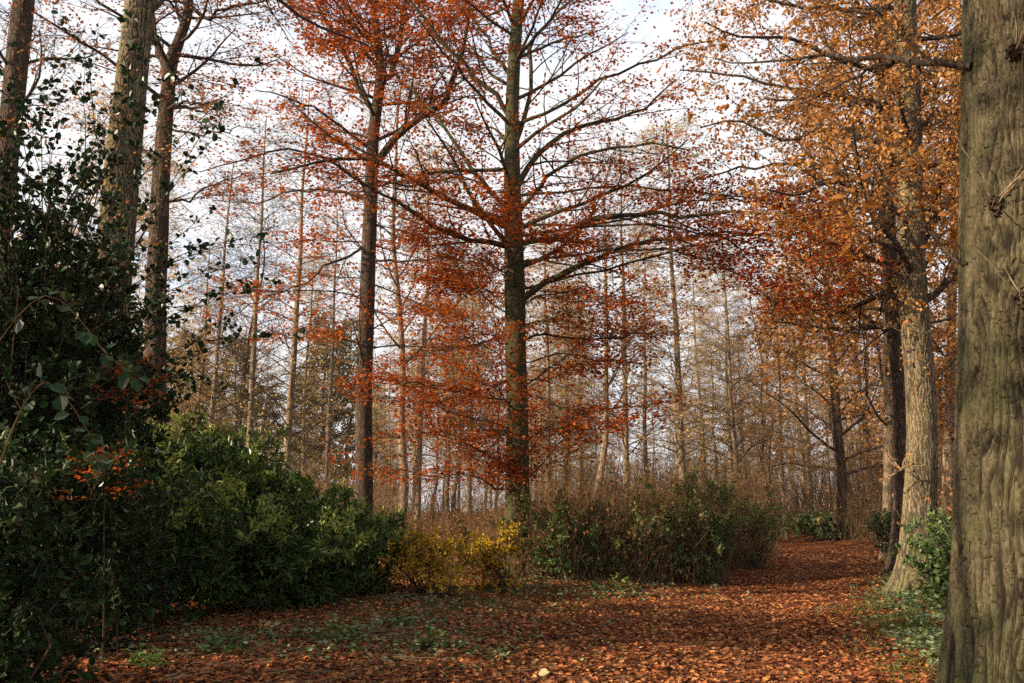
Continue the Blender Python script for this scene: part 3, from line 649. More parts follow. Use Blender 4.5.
def second_oak():
    Y = 16.0
    tr = [(914, 592, 40), (917, 560, 33), (920, 500, 30), (922, 440, 28), (920, 380, 27), (915, 320, 27), (911, 250, 26), (910, 180, 25), (909, 110, 24), (906, 30, 22), (904, -60, 20), (900, -180, 16), (905, -330, 8)]
    root, org, P, R = traced_trunk(tr, Y, 'oak_tree', 'stout pale oak beside the path, second trunk from the right border', 'tree', M['oak_bark_fine'], .35, .02, 60, 26, 15)
    L = [traced_limb(root, org, [(908, 125), (925, 122), (945, 150), (960, 175)], Y, -1, .05, .02, M['brown_bark'], seed=70),
         traced_limb(root, org, [(905, 215), (885, 205), (858, 190), (830, 180), (800, 196), (770, 190)], Y, -1.5, .075, .015, M['brown_bark'], seed=71),
         traced_limb(root, org, [(908, 262), (880, 262), (860, 252), (838, 246), (818, 243)], Y, -.5, .06, .015, M['brown_bark'], seed=72),
         traced_limb(root, org, [(906, 90), (880, 70), (840, 60), (800, 40), (750, 38), (705, 22)], Y, -1, .07, .015, M['brown_bark'], seed=73),
         traced_limb(root, org, [(905, 60), (870, 20), (835, -20), (790, -40)], Y, 1, .08, .02, M['brown_bark'], seed=74),
         traced_limb(root, org, [(905, 150), (870, 140), (830, 128), (785, 140), (735, 120), (700, 128)], Y, 1.5, .06, .015, M['brown_bark'], seed=75),
         traced_limb(root, org, [(905, 30), (860, 10), (800, 5), (740, -10), (690, -5)], Y, .5, .06, .015, M['brown_bark'], seed=77),
         traced_limb(root, org, [(907, 110), (850, 100), (790, 90), (730, 75), (680, 70)], Y, 2.0, .06, .015, M['brown_bark'], seed=78),
         traced_limb(root, org, [(908, 200), (860, 178), (800, 165), (745, 168), (700, 180)], Y, 2.5, .06, .015, M['brown_bark'], seed=79),
         traced_limb(root, org, [(908, 290), (885, 300), (862, 292), (835, 296)], Y, .5, .035, .01, M['brown_bark'], seed=76)]
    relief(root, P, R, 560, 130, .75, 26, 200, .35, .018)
    rng = np.random.default_rng(33)
    oak_crown(root, P, R, rng, 28, .40, .96, 3.6, leafn=12, size=.082, prob=.95, extra=L, nsec=13, ntw=9)
    mb = MB(); sh = grow(rng, P[:, 22:44], R[:, 22:44], 46, 0, 1, .8, 1.2, 6, up=.1, wob=.2, rr=.04, rmin=.004); tubes(mb, *sh, 4)
    leaf_on(rng, mb, sh[0], 9, .085, .8, flat=False, prob=.7, mat=1); mb.build('stem_shoots', [M['twig_pale'], M['oak_leaf']], root)
    # broken twig bunch at the trunk
    mb = MB(); c = PX(902, 470, Y - .4) - org; m = 14
    D = norm(rng.normal(0, 1, (m, 3)) + np.array([-.5, -.3, .5])); Q = np.zeros((m, 6, 3)); Q[:, 0] = c; 
    for k in range(1, 6): D = norm(D + rng.normal(0, .25, (m, 3))); Q[:, k] = Q[:, k - 1] + D * .09
    tubes(mb, Q, np.linspace(.009, .003, 6)[None].repeat(m, 0), 4); leaf_on(rng, mb, Q, 2, .07, mat=1, flat=False)
    mb.build('dead_twigs', [M['twig_pale'], M['oak_leaf']], root)
    # darker leaning neighbours
    for (tr, Y, lab, bark, sd) in (
        ([(897, 568, 22), (901, 520, 16), (903, 440, 15), (899, 370, 15), (892, 300, 16), (888, 220, 15), (886, 120, 14), (880, 0, 12), (876, -120, 8), (870, -240, 4)], 21.0, 'dark slightly bowed trunk close behind the stout pale oak', 'brown_bark', 40),
        ([(886, 552, 14), (888, 500, 10), (889, 430, 9.5), (888, 340, 9), (884, 250, 8.5), (880, 120, 8), (876, -20, 6), (870, -150, 3)], 28.0, 'thin greyish trunk left of the dark bowed trunk by the path', 'larch_bark', 41),
        ([(840, 540, 16), (840, 505, 12), (841, 475, 11), (838, 440, 10), (835, 400, 9), (832, 350, 7), (826, 290, 5), (822, 230, 3)], 40.0, 'small dark-stemmed oak with wide low limbs at the bend of the path', 'brown_bark', 42),
        ([(949, 560, 12), (948, 480, 10.5), (950, 400, 10), (952, 300, 9), (955, 180, 8), (958, 40, 7), (960, -120, 4)], 30.0, 'reddish brown trunk seen between the stout pale oak and the massive trunk', 'larch_bark', 43),
        ([(1040, 600, 30), (1030, 500, 22), (1015, 300, 20), (1000, 100, 17), (985, -60, 12), (975, -260, 6)], 24.0, 'oak mostly hidden behind the massive right trunk, golden crown above', 'brown_bark', 44)):
        root, org, P, R = traced_trunk(tr, Y, 'oak_tree', lab, 'tree', M[bark], .3, .03, 46, 14, sd)
        rg = np.random.default_rng(sd)
        if sd == 42: oak_crown(root, P, R, rg, 24, .26, .97, 6.0, up=.03, leafn=9, size=.16, prob=.6, nsec=9, ntw=6, Lsec=2.4, Ltw=1.0, ang=1.2)
        elif sd == 41: oak_crown(root, P, R, rg, 26, .24, .97, 4.6, leafn=10, size=.15, prob=.85, nsec=10, ntw=6, Lsec=2.0, Ltw=.9)
        elif sd == 43: oak_crown(root, P, R, rg, 28, .22, .97, 4.2, leafn=10, size=.15, prob=.9, nsec=10, ntw=6, Lsec=2.0, Ltw=.9)
        else: oak_crown(root, P, R, rg, 26, .36, .97, 4.8, leafn=10, size=.13, prob=.9, nsec=11, ntw=6, Lsec=2.0, Ltw=.8)
second_oak()

# ------------------------------------------------------------------ wood behind: one prototype per kind, then copies
def larch_proto(seed, Ht=18, r=.19, needle=.8, droop=-.01, angle=1.15, nb=95, tw='twig_pale', n2=11):
    rng = np.random.default_rng(seed)
    root = thing('larch_tree', (0, 0, 0), 'x', 'tree')
    h = np.linspace(0, Ht, 9); b = np.cumsum(rng.normal(0, .06, (9, 2)), 0); b[0] = 0
    pts = np.column_stack([b[:, 0], b[:, 1], h - .15]); rad = r * np.linspace(1, .12, 9)
    P, R, mb = trunk_mesh(pts, rad, 26, 9, .25, .02, seed); mb.build('trunk', M['larch_bark'], root)
    pr = grow(rng, P, R, nb, .2, .985, 3.3, angle, 7, up=droop, wob=.06, rr=.22, rmin=.014, fall=.7, rmax=.035)
    P2, R2 = grow(rng, *pr, n2, .12, 1, 1.0, .9, 4, up=-.03, wob=.12, rr=.45, rmin=.009, side=True)
    mb = MB(); tubes(mb, *pr, 4); tubes(mb, P2, R2, 3)
    P3, R3 = grow(rng, P2, R2, 4, .2, 1, .4, .8, 3, wob=.15, rr=.6, rmin=.007); tubes(mb, P3, R3, 3)
    leaf_on(rng, mb, P2, 9, .11, .8, flat=False, prob=needle, mat=1, spread=.06)
    mb.build('crown', [M[tw], M['needle']], root)
    return root
def broad_proto(seed, Ht=20, r=.15, leaf='bronze_leaf', prob=.4, t0=.3, bark='larch_bark', lean=.0):
    rng = np.random.default_rng(seed)
    root = thing('broadleaf_tree', (0, 0, 0), 'x', 'tree')
    h = np.linspace(0, Ht, 9); b = np.cumsum(rng.normal(0, .17, (9, 2)), 0); b[0] = 0
    pts = np.column_stack([b[:, 0] + lean * h, b[:, 1], h - .15]); rad = r * np.linspace(1, .15, 9)
    P, R, mb = trunk_mesh(pts, rad, 26, 9, .3, .03, seed); mb.build('trunk', M[bark], root)
    pr = grow(rng, P, R, 30, t0, .97, 4.2, .9, 9, up=.05, wob=.12, rr=.35, rmin=.012, fall=.55, rmax=.06)
    P2, R2 = grow(rng, *pr, 9, .12, 1, 1.7, .75, 6, up=.03, wob=.13, rr=.45, rmin=.010)
    P3, R3 = grow(rng, P2, R2, 6, .15, 1, .7, .7, 4, wob=.15, rr=.5, rmin=.007)
    mb = MB(); tubes(mb, *pr, 5); tubes(mb, P2, R2, 4); tubes(mb, P3, R3, 3)
    leaf_on(rng, mb, P3, 6, .14, .8, flat=False, prob=prob, mat=1, spread=.08)
    mb.build('crown', [M['twig_brown'], M[leaf]], root)
    return root
def pine_proto(seed, Ht=17):
    rng = np.random.default_rng(seed)
    root = thing('pine_tree', (0, 0, 0), 'x', 'tree')
    h = np.linspace(0, Ht, 8); pts = np.column_stack([rng.normal(0, .1, 8), rng.normal(0, .1, 8), h - .15]); pts[0, :2] = 0
    P, R, mb = trunk_mesh(pts, .2 * np.linspace(1, .12, 8), 24, 8, .2, .02, seed); mb.build('trunk', M['brown_bark'], root)
    pr = grow(rng, P, R, 90, .15, .99, 3.4, 1.4, 7, up=.0, wob=.08, rr=.22, rmin=.012, fall=.7, rmax=.04)
    P2, R2 = grow(rng, *pr, 9, .15, 1, 1.1, .85, 4, wob=.12, rr=.45, rmin=.006, side=True)
    mb = MB(); tubes(mb, *pr, 4); tubes(mb, P2, R2, 3); leaf_on(rng, mb, P2, 14, .20, .8, flat=False, spread=.1, mat=1)
    mb.build('crown', [M['twig_brown'], M['pine']], root)
    return root

def wood():
    rng = np.random.default_rng(77)
    LA = [larch_proto(101, needle=.4), larch_proto(102, 17, .15, .3, .02, 1.0), larch_proto(103, 18.5, .17, .5, -.02, 1.3)]
    BR = [broad_proto(201, 16, .15, prob=.2), broad_proto(202, 14, .12, 'oak_leaf', .35, .25), broad_proto(203, 17, .15, 'bronze_leaf', .12, .35, 'brown_bark'), broad_proto(204, 13, .10, 'oak_leaf', .7, .15)]
    PI_ = [pine_proto(301), pine_proto(302, 15)]
    LD = larch_proto(104, 18, .17, .10, .0, 1.15, 75, 'twig', 8)
    used = set()
    def put(kind, px, Y, sc, label, group=None, rz=None):
        c = PX(px, 500, Y); loc = (c[0], Y, float(gh(c[0], Y)))
        rz = rng.uniform(0, 6.28) if rz is None else rz
        if kind.name not in used and kind['label'] == 'x':
            used.add(kind.name); kind.location = tuple(float(v) for v in loc); kind.rotation_euler = (0, 0, rz); kind.scale = (sc,) * 3; kind['label'] = label
            if group: kind['group'] = group
            return kind
        return copy_thing(kind, loc, rz, sc, label, group)
    # trunks one can tell apart
    put(LD, 245, 34, 1.0, 'pale sunlit larch trunk above the laurel, left one of the close pair')
    put(BR[2], 236, 44, 1.0, 'thin dark trunk tucked just behind the pale sunlit larch')
    put(LD, 286, 31, 1.0, 'reddish larch trunk leaning slightly between the pale larch and the forked beech')
    put(LD, 327, 40, .9, 'thin pale larch just left of the forked beech')
    put(BR[0], 396, 28, 1.1, 'brownish trunk close right of the dark forked beech')
    put(LA[2], 417, 36, .95, 'second trunk right of the forked beech, thinner and further back')
    put(BR[1], 456, 46, 1.0, 'slim brown tree halfway between the forked beech and the central beech')
    put(LA[0], 548, 40, .9, 'pale sunlit trunk first to the right of the central beech')
    put(LA[2], 566, 47, .9, 'pale thin larch second to the right of the central beech')
    o = put(BR[0], 592, 33, 1.05, 'leaning grey trunk passing behind the lower right sprays of the central beech'); o.rotation_euler = (0, .06, .4)
    o = put(LD, 628, 36, 1.0, 'straight larch beside the leaning grey trunk'); o.rotation_euler = (0, .02, 1.4)
    put(LA[2], 652, 50, 1.0, 'slim golden larch behind the thicket, left of the strong larch trunk')
    put(LA[0], 682, 34, 1.0, 'strong golden larch trunk above the middle of the thicket')
    put(LD, 738, 42, 1.0, 'bare larch with wide dark side branches above the right end of the thicket')
    put(LA[2], 706, 55, 1.0, 'distant golden larch between the strong larch and the bare larch')
    put(BR[1], 772, 52, 1.0, 'slim tree with gold leaves left of the path bend')
    put(LA[0], 811, 47, .9, 'pale sunlit trunk just left of the small dark oak at the path bend')
    put(BR[3], 858, 60, 1.0, 'slight golden tree right of the small dark oak at the path bend')
    put(LA[2], 869, 50, 1.1, 'broad pale trunk in sun beyond the end of the path')
    put(LD, 205, 38, 1.0, 'bare feathery larch close right of the slender forked tree')
    put(LA[2], 75, 36, 1.1, 'feathery larch seen through the gap left of the thick leaning oak')
    put(LA[0], 135, 42, 1.1, 'feathery larch between the thick leaning oak and the slender forked tree')
    for i, (x, Y) in enumerate(((182, 62), (205, 70), (228, 58), (262, 66), (300, 72), (318, 60), (345, 68), (150, 66), (120, 72), (375, 80))):
        put(PI_[i % 2], x, Y, rng.uniform(.75, 1.05), 'olive brown pine in the dense stand behind the laurel on the left', 'pines behind the laurel')
    # the deep wood
    k = 0
    while k < 150:
        x = rng.uniform(-60, 1090); Y = rng.uniform(40, 120) 
        if 820 < x < 860 and Y < 60: continue
        if x < 380 and Y < 70 and rng.random() < .6: continue
        pk = [.14, .15, .15, .10, .06, .12, .05, .23] if x < 740 else [.1, .1, .10, .08, .24, .04, .24, .10]
        kind = (LA + BR + [LD])[rng.choice(8, p=pk)]
        q = x < 500
        nm = 'larch' if kind in LA + [LD] else 'leafy'
        if q: lab = ''; g = ''
        zone = ('behind the hollies at the left border', 'above the green laurels on the left', 'around the dark forked beech', 'between the forked beech and the central beech', 'just right of the central beech', 'behind the middle of the thicket', 'left of the path bend', 'beyond the path, before the stout pale oak')[int(np.searchsorted([150, 330, 410, 510, 600, 700, 800], x))]
        lab = ('slim feathery larch' if nm == 'larch' else 'thin leafy tree') + ' in the deep wood ' + zone
        g = ('larches' if nm == 'larch' else 'thin leafy trees') + ' in the deep wood ' + zone
        put(kind, x, Y, rng.uniform(.65, 1.0), lab, g); k += 1
wood()

# ------------------------------------------------------------------ shrubs
def in_lumps(rng, n, rx, ry, h, shell=.55, nl=7):
    """points filling a lumpy bush standing on z=0"""
    C = np.column_stack([rng.uniform(-.6, .6, nl) * rx, rng.uniform(-.6, .6, nl) * ry, rng.uniform(.2, .72, nl) * h]); C[0] = (0, 0, .62 * h)
    S = np.column_stack([rng.uniform(.45, .7, nl) * rx, rng.uniform(.45, .7, nl) * ry, rng.uniform(.26, .36, nl) * h])
    i = rng.integers(0, nl, n); D = norm(rng.normal(0, 1, (n, 3))); r = rng.random(n) ** (1 / 3 * (1 - shell) + .02)
    p = C[i] + D * S[i] * r[:, None]; p[:, 2] = np.abs(p[:, 2]) + .02
    return p, D

def bush(name, px, Y, rx, h, nclus, label, cat, mat, size=.1, per=7, tpl=LONG6, up=.5, seed=0, stems=30, group=None, smat='twig', ry=None, wid=1.0, nl=12, lo=0, hi=1, sprays=None):
    rng = np.random.default_rng(seed); c = PX(px, 500, Y); z = float(gh(c[0], Y))
    root = thing(name, (c[0], Y, z), label, cat, group)
    ry = ry or rx
    p, D = in_lumps(rng, nclus, rx, ry, h, nl=nl)
    if sprays is None: sprays = (int(52 * rx), .3 + .14 * h, .8)  # paler spray leaf colours partly stand in for sun that misses the bushes
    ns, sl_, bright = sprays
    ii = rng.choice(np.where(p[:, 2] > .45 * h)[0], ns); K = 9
    Ds = norm(D[ii] * .6 + np.array([0, 0, .9]) + rng.normal(0, .3, (ns, 3))); Sp = np.zeros((ns, K, 3)); Sp[:, 0] = p[ii]
    for k in range(1, K): Ds = norm(Ds + rng.normal(0, .12, (ns, 3)) - np.array([0, 0, .05])); Sp[:, k] = Sp[:, k - 1] + Ds * (sl_ * rng.uniform(.6, 1.3, ns) / (K - 1))[:, None]
    msk = np.sin(p[:, 0] * 5.1 + seed) * np.sin(p[:, 1] * 4.3 + 2 * seed) + np.sin(p[:, 2] * 6.2 + p[:, 0] * 2.7) > -.45 + .25 * rng.normal(0, 1, nclus) - (.6 if mat == 'holly' else 0)
    p, D = p[msk], D[msk]; nclus = len(p)
    t = p[rng.choice(nclus, stems)]; b = np.column_stack([rng.normal(0, .25 * rx, stems), rng.normal(0, .25 * ry, stems), np.full(stems, -.05)])
    m = (b + t) / 2 + np.column_stack([rng.normal(0, .12, stems), rng.normal(0, .12, stems), rng.uniform(0, .15 * h, stems)])
    Q = np.stack([b, b * .6 + m * .4 + 0, m, m * .5 + t * .5 + rng.normal(0, .04, (stems, 3)), t], 1)
    mb = MB(); tubes(mb, Q, np.linspace(.014, .004, 5)[None].repeat(stems, 0), 5)
    # short shoots carrying each cluster
    sd = norm(D + np.array([0, 0, up]) + rng.normal(0, .3, (nclus, 3))); L = rng.uniform(.1, .22, nclus)[:, None]
    S = np.stack([p - sd * L, p - sd * L * .5, p], 1); tubes(mb, S, np.array([[.004, .003, .002]]).repeat(nclus, 0), 3)
    tubes(mb, Sp, np.linspace(.008, .003, K)[None].repeat(ns, 0), 4)
    mb.build('stems', M[smat], root)
    mb = MB(); N = nclus * per
    P0 = np.repeat(p, per, 0) - np.repeat(sd * L, per, 0) * rng.random((N, 1)) * .7
    ax = np.repeat(sd, per, 0) * .5 + norm(rng.normal(0, 1, (N, 3))); nr = np.array([0, 0, 1.0]) + rng.normal(0, .5, (N, 3)) + np.repeat(sd, per, 0) * .5
    cl = np.repeat(rng.random(nclus), per); rv = lo + (hi - lo) * np.clip(.5 * rng.random(N) + .5 * cl, 0, 1)
    leaves(mb, P0, ax, nr, size * rng.uniform(.65, 1.2, N), tpl, 0, rv, wid=wid)
    q = Sp[:, 2:].reshape(-1, 3); q = np.repeat(q, 7, 0); m = len(q); cb = np.repeat(rng.random(ns), (K - 2) * 7)
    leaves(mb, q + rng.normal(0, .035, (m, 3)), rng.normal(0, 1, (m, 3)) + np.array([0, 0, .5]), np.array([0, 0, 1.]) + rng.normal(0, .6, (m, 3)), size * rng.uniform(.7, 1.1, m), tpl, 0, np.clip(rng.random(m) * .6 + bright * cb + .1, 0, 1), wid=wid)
    mb.build('foliage', M[mat], root)
    return root

HW = 1.15
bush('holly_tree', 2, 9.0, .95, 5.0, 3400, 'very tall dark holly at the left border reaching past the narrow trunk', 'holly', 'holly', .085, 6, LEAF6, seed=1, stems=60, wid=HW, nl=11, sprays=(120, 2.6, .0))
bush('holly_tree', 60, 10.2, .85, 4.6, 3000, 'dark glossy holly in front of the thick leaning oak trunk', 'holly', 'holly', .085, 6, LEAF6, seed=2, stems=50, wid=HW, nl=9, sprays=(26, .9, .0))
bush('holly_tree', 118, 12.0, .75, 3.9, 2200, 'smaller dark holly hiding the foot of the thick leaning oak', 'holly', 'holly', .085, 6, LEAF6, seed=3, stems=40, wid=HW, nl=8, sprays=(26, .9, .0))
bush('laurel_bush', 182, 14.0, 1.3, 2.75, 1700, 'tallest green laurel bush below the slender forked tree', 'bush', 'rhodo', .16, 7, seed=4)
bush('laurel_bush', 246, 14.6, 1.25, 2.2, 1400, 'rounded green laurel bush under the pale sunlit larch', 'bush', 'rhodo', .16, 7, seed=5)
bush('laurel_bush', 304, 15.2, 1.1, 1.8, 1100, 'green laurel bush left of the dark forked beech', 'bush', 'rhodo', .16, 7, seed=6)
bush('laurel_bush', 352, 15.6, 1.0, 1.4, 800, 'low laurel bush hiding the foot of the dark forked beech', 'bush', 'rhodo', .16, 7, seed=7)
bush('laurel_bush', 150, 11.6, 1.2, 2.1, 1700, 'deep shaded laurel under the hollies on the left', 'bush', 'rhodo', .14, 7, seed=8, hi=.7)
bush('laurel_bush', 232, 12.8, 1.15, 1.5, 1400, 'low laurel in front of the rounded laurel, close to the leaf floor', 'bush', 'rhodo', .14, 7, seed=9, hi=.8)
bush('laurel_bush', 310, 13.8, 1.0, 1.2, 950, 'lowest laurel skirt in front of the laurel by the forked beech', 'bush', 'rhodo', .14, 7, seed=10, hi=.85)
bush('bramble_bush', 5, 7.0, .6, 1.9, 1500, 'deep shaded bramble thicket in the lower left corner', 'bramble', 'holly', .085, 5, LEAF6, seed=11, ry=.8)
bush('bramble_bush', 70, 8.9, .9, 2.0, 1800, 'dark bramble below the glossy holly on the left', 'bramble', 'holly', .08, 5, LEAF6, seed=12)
bush('yellow_shrub', 428, 15.4, .85, .95, 300, 'bright yellow-leaved shrub right of the laurels', 'shrub', 'yellow', .07, 6, LEAF6, seed=13, stems=40, lo=.3)
bush('yellow_shrub', 492, 16.8, .8, .95, 220, 'duller yellow shrub at the foot of the central beech', 'shrub', 'yellow', .065, 6, LEAF6, seed=14, stems=40)
bush('holly_bush', 560, 19.6, 1.2, 1.6, 750, 'dark evergreen bush just right of the central beech foot', 'bush', 'dull', .09, 6, LEAF6, seed=15, stems=260, smat='twig_brown', hi=.6)
bush('holly_bush', 635, 19.9, 1.3, 1.45, 700, 'twiggy dark bush in the middle of the thicket', 'bush', 'dull', .09, 6, LEAF6, seed=16, stems=320, smat='twig_brown', hi=.55)
bush('holly_bush', 700, 19.8, 1.1, 2.15, 850, 'tallest dark holly at the right of the thicket', 'bush', 'dull', .09, 6, LEAF6, seed=17, stems=260, smat='twig_brown', hi=.6)
bush('holly_bush', 742, 23.5, 1.0, 1.8, 400, 'last dark bush of the thicket beside the path', 'bush', 'dull', .09, 6, LEAF6, seed=18, stems=180, smat='twig_brown', hi=.6)
bush('holly_bush', 950, 13.0, .75, 1.3, 900, 'ivy-green bush between the stout pale oak and the massive trunk', 'bush', 'green', .09, 5, LEAF6, seed=19)
bush('laurel_bush', 900, 24.0, .9, 1.2, 500, 'small green bush left of the stout pale oak foot', 'bush', 'green', .09, 5, LEAF6, seed=20)
bush('laurel_bush', 815, 41.0, 1.8, 1.1, 600, 'low green bush under the small dark oak at the path bend', 'bush', 'green', .12, 5, LEAF6, seed=21)

# ------------------------------------------------------------------ undergrowth: countless bare stems
def undergrowth():
    rng = np.random.default_rng(91); mb = MB()
    def stems(n, xr, yr, hr, rad, lean=.25, twigs=3, twl=.4, leafp=.25, mat=0):
        Y = rng.uniform(*yr, n); px = rng.uniform(*xr, n)
        u = (px - 512) / FPX; x = u * Y / CP * 1.0
        k = np.abs(x - path_c(Y)) > 1.9; Y, x = Y[k], x[k]; m = len(x)
        h = rng.uniform(*hr, m); D = norm(np.column_stack([rng.normal(0, lean, m), rng.normal(0, lean, m), np.ones(m)]))
        Q = np.zeros((m, 6, 3)); Q[:, 0] = np.column_stack([x, Y, gh(x, Y) - .03])
        for j in range(1, 6): D = norm(D + rng.normal(0, .09, (m, 3)) + np.array([0, 0, .04])); Q[:, j] = Q[:, j - 1] + D * (h / 5)[:, None]
        R = rad * rng.uniform(.6, 1.4, m)[:, None] * np.linspace(1, .3, 6)[None]
        tubes(mb, Q, R, 3, mat)
        if twigs:
            P2, R2 = grow(rng, Q, R, twigs, .3, 1, twl, .6, 4, up=.05, wob=.15, rr=.5, rmin=rad * .3); tubes(mb, P2, R2, 3, mat)
            leaf_on(rng, mb, P2, 3, .07 + 3 * rad, flat=False, prob=leafp, mat=1)
    stems(3600, (500, 790), (19, 27), (.9, 2.9), .005, .45, 7, .6, .15)
    stems(1500, (380, 540), (19, 30), (.25, .9), .006, .6, 4, .4, .35)
    stems(3600, (540, 1000), (27, 48), (1.0, 3.6), .011, .24, 6, .9, .2)
    stems(1300, (300, 540), (27, 48), (.4, 1.5), .009, .4, 5, .6, .35)
    stems(3600, (540, 1080), (45, 105), (2, 6.5), .024, .13, 6, 1.5, .2)
    stems(2200, (-40, 540), (45, 105), (1.2, 4.2), .022, .2, 6, 1.3, .15)
    stems(1200, (930, 1030), (14, 26), (.5, 2.0), .008, .3, 4, .5, .3)
    stems(1800, (160, 400), (26, 45), (1.0, 3.5), .012, .25, 5, .8, .3)
    tag(mb.build('undergrowth', [M['twig_brown'], M['bracken']]), 'countless bare brown saplings and brushwood between the trunks', 'undergrowth', None, 'stuff')
undergrowth()

def floor_plants():
    rng = np.random.default_rng(93)
    mb = MB()                                                  # grass and weeds
    for (n, xc, xs, y0, y1) in ((4200, 5.1, .4, 8, 15), (3600, 5.4, .6, 12, 24), (1300, -1.5, 1.8, 9, 15), (2200, -.5, 1.5, 13, 18), (900, 5.8, 1, 22, 40)):
        y = rng.uniform(y0, y1, n); x = xc + rng.normal(0, xs, n) + (path_c(y) - path_c(11)) * (1 if xc > 1 else 0) + (0 if xc > 1 else 0)
        cl = np.sin(x * 4.1 + np.sin(y * 3)) * np.sin(y * 3.3) > -.1; x, y = x[cl], y[cl]; n = len(x)
        a = rng.uniform(0, 6.28, n); ax = np.column_stack([np.cos(a) * .6, np.sin(a) * .6, rng.uniform(.3, 1.1, n)])
        leaves(mb, np.column_stack([x, y, gh(x, y)]), ax, rng.normal(0, 1, (n, 3)), rng.uniform(.04, .13, n), LONG6, 0, rng.random(n), wid=.35)
    tag(mb.build('grass', M['grass']), 'short yellowing grass and blades along the edges of the path', 'grass', None, 'stuff')
    mb = MB()                                                  # leafy ground cover
    def cover(n, xf, y0, y1, size, clump):
        y = rng.uniform(y0, y1, n); x = xf(y) + rng.normal(0, clump, n)
        y = np.repeat(y, 6) + rng.normal(0, .07, n * 6); x = np.repeat(x, 6) + rng.normal(0, .07, n * 6); m = n * 6
        z = gh(x, y) + rng.uniform(.03, .16, m)
        leaves(mb, np.column_stack([x, y, z]), np.column_stack([rng.normal(0, 1, m), rng.normal(0, 1, m), rng.normal(.1, .2, m)]), np.array([0, 0, 1.]) + rng.normal(0, .35, (m, 3)), size * rng.uniform(.6, 1.3, m), LEAF6, 0, rng.random(m), wid=1.3)
    cover(420, lambda y: path_c(y) + 2.2, 6.2, 11, .055, .3)
    cover(900, lambda y: path_c(y) + 2.7, 9, 19, .065, .6)
    cover(260, lambda y: -2.6 + 0 * y, 8.3, 11, .05, 1.6)
    cover(200, lambda y: -1.0 + 0 * y, 9, 15, .05, .9)
    cover(200, lambda y: 1.2 + 0 * y, 15.5, 18.5, .06, 1.2)
    tag(mb.build('ground_plants', M['grey_green']), 'low ivy, bramble and nettle leaves spreading over the leaf floor', 'ground plants', None, 'stuff')
    # twigs lying about
    mb = MB(); n = 650
    y = rng.uniform(6.5, 15, n); x = rng.normal(-2.4, 1.8, n) * y / 9; a = rng.normal(.1, 1.0, n); L = rng.uniform(.12, .6, n)
    D = np.column_stack([np.cos(a), np.sin(a), rng.normal(0, .06, n)]); Q = np.zeros((n, 5, 3)); Q[:, 0] = np.column_stack([x, y, gh(x, y) + rng.uniform(.01, .06, n)])
    for k in range(1, 5): D = norm(D + rng.normal(0, .12, (n, 3)) * np.array([1, 1, .3])); Q[:, k] = Q[:, k - 1] + D * (L / 4)[:, None]
    Q[..., 2] = np.maximum(Q[..., 2], gh(Q[..., 0], Q[..., 1]) + .008)
    tubes(mb, Q, rng.uniform(.002, .0055, n)[:, None] * np.linspace(1, .5, 5)[None], 4)
    tag(mb.build('fallen_twigs', M['straw']), 'thin dry twigs strewn over the leaf floor in front of the laurels', 'twigs', None, 'stuff')
floor_plants()

# ------------------------------------------------------------------ red beech sapling and bramble shoots in the dark corner
def corner():
    rng = np.random.default_rng(97)
    for (px, py, Y, lab) in ((112, 378, 9.3, 'upper spray of red beech leaves lit in front of the dark hollies'), (98, 470, 8.3, 'lower red-leaved beech sapling in front of the dark hollies')):
        c = PX(px, 600, Y); root = thing('beech_sapling', (c[0], Y, float(gh(c[0], Y))), lab, 'sapling')
        top = PX(px, py, Y)[2] - float(gh(c[0], Y))
        P = crv([(0.1, 0, -.05), (.04, .02, top * .4), (-.02, 0, top * .8), (0, -.03, top + .15)], 14)[None]; R = np.linspace(.012, .004, 14)[None]
        mb = MB(); tubes(mb, P, R, 6); mb.build('trunk', M['twig'], root)
        p2 = grow(rng, P, R, 16, .72, 1, .5, 1.3, 6, flat=.1, wob=.15, rr=.5, rmin=.003); p3 = grow(rng, *p2, 5, .2, 1, .18, .8, 4, flat=.1, wob=.15, rr=.6, rmin=.002, side=True)
        mb = MB(); tubes(mb, *p2, 4); tubes(mb, *p3, 3); leaf_on(rng, mb, p3[0], 6, .05, .5, tpl=LEAF6, lo=.3, hi=.65, spread=.03, prob=.6); mb.build('crown', [M['twig'], M['beech_leaf']], root)
    for (a, b, Y, lab) in (((-30, 560), (60, 440), 3.4, 'bramble shoot with three large rounded leaves near the left border'), ((-60, 470), (100, 350), 4.0, 'bramble shoot in front of the holly with green leaves')):
        c = PX(a[0], a[1], Y); q = PX(b[0], b[1], Y); z = float(gh(c[0], Y)); root = thing('bramble_shoot', (c[0], Y, z), lab, 'bramble')
        q = q - np.array([c[0], Y, z]); q[1] += .4
        P = crv([(0, 0, -.05), (0.02, .0, max(q[2] * .75, .2)), (q[0] * .45, .1, q[2] * 1.1 + .05), q * np.array([.8, 1, 1]) + np.array([0, 0, .03]), q - np.array([0, 0, .06])], 24)[None]
        mb = MB(); tubes(mb, P, np.linspace(.005, .0018, 24)[None], 6); mb.build('stem', M['twig_brown'], root)
        mb = MB(); t = np.linspace(.45, .99, 9)[None]; O = at_t(P, t)[0]
        for o in O:
            k = 3; ax = norm(rng.normal(0, .7, (k, 3)) + np.array([.2, -.3, -.3])); leaves(mb, np.repeat(o[None], k, 0) + ax * .025, ax, np.array([0, -.5, 1.]) + rng.normal(0, .35, (k, 3)), rng.uniform(.05, .085, k), LEAF6, 0, rng.random(k), wid=1.35)
        mb.build('leaves', M['bramble'], root)
corner()

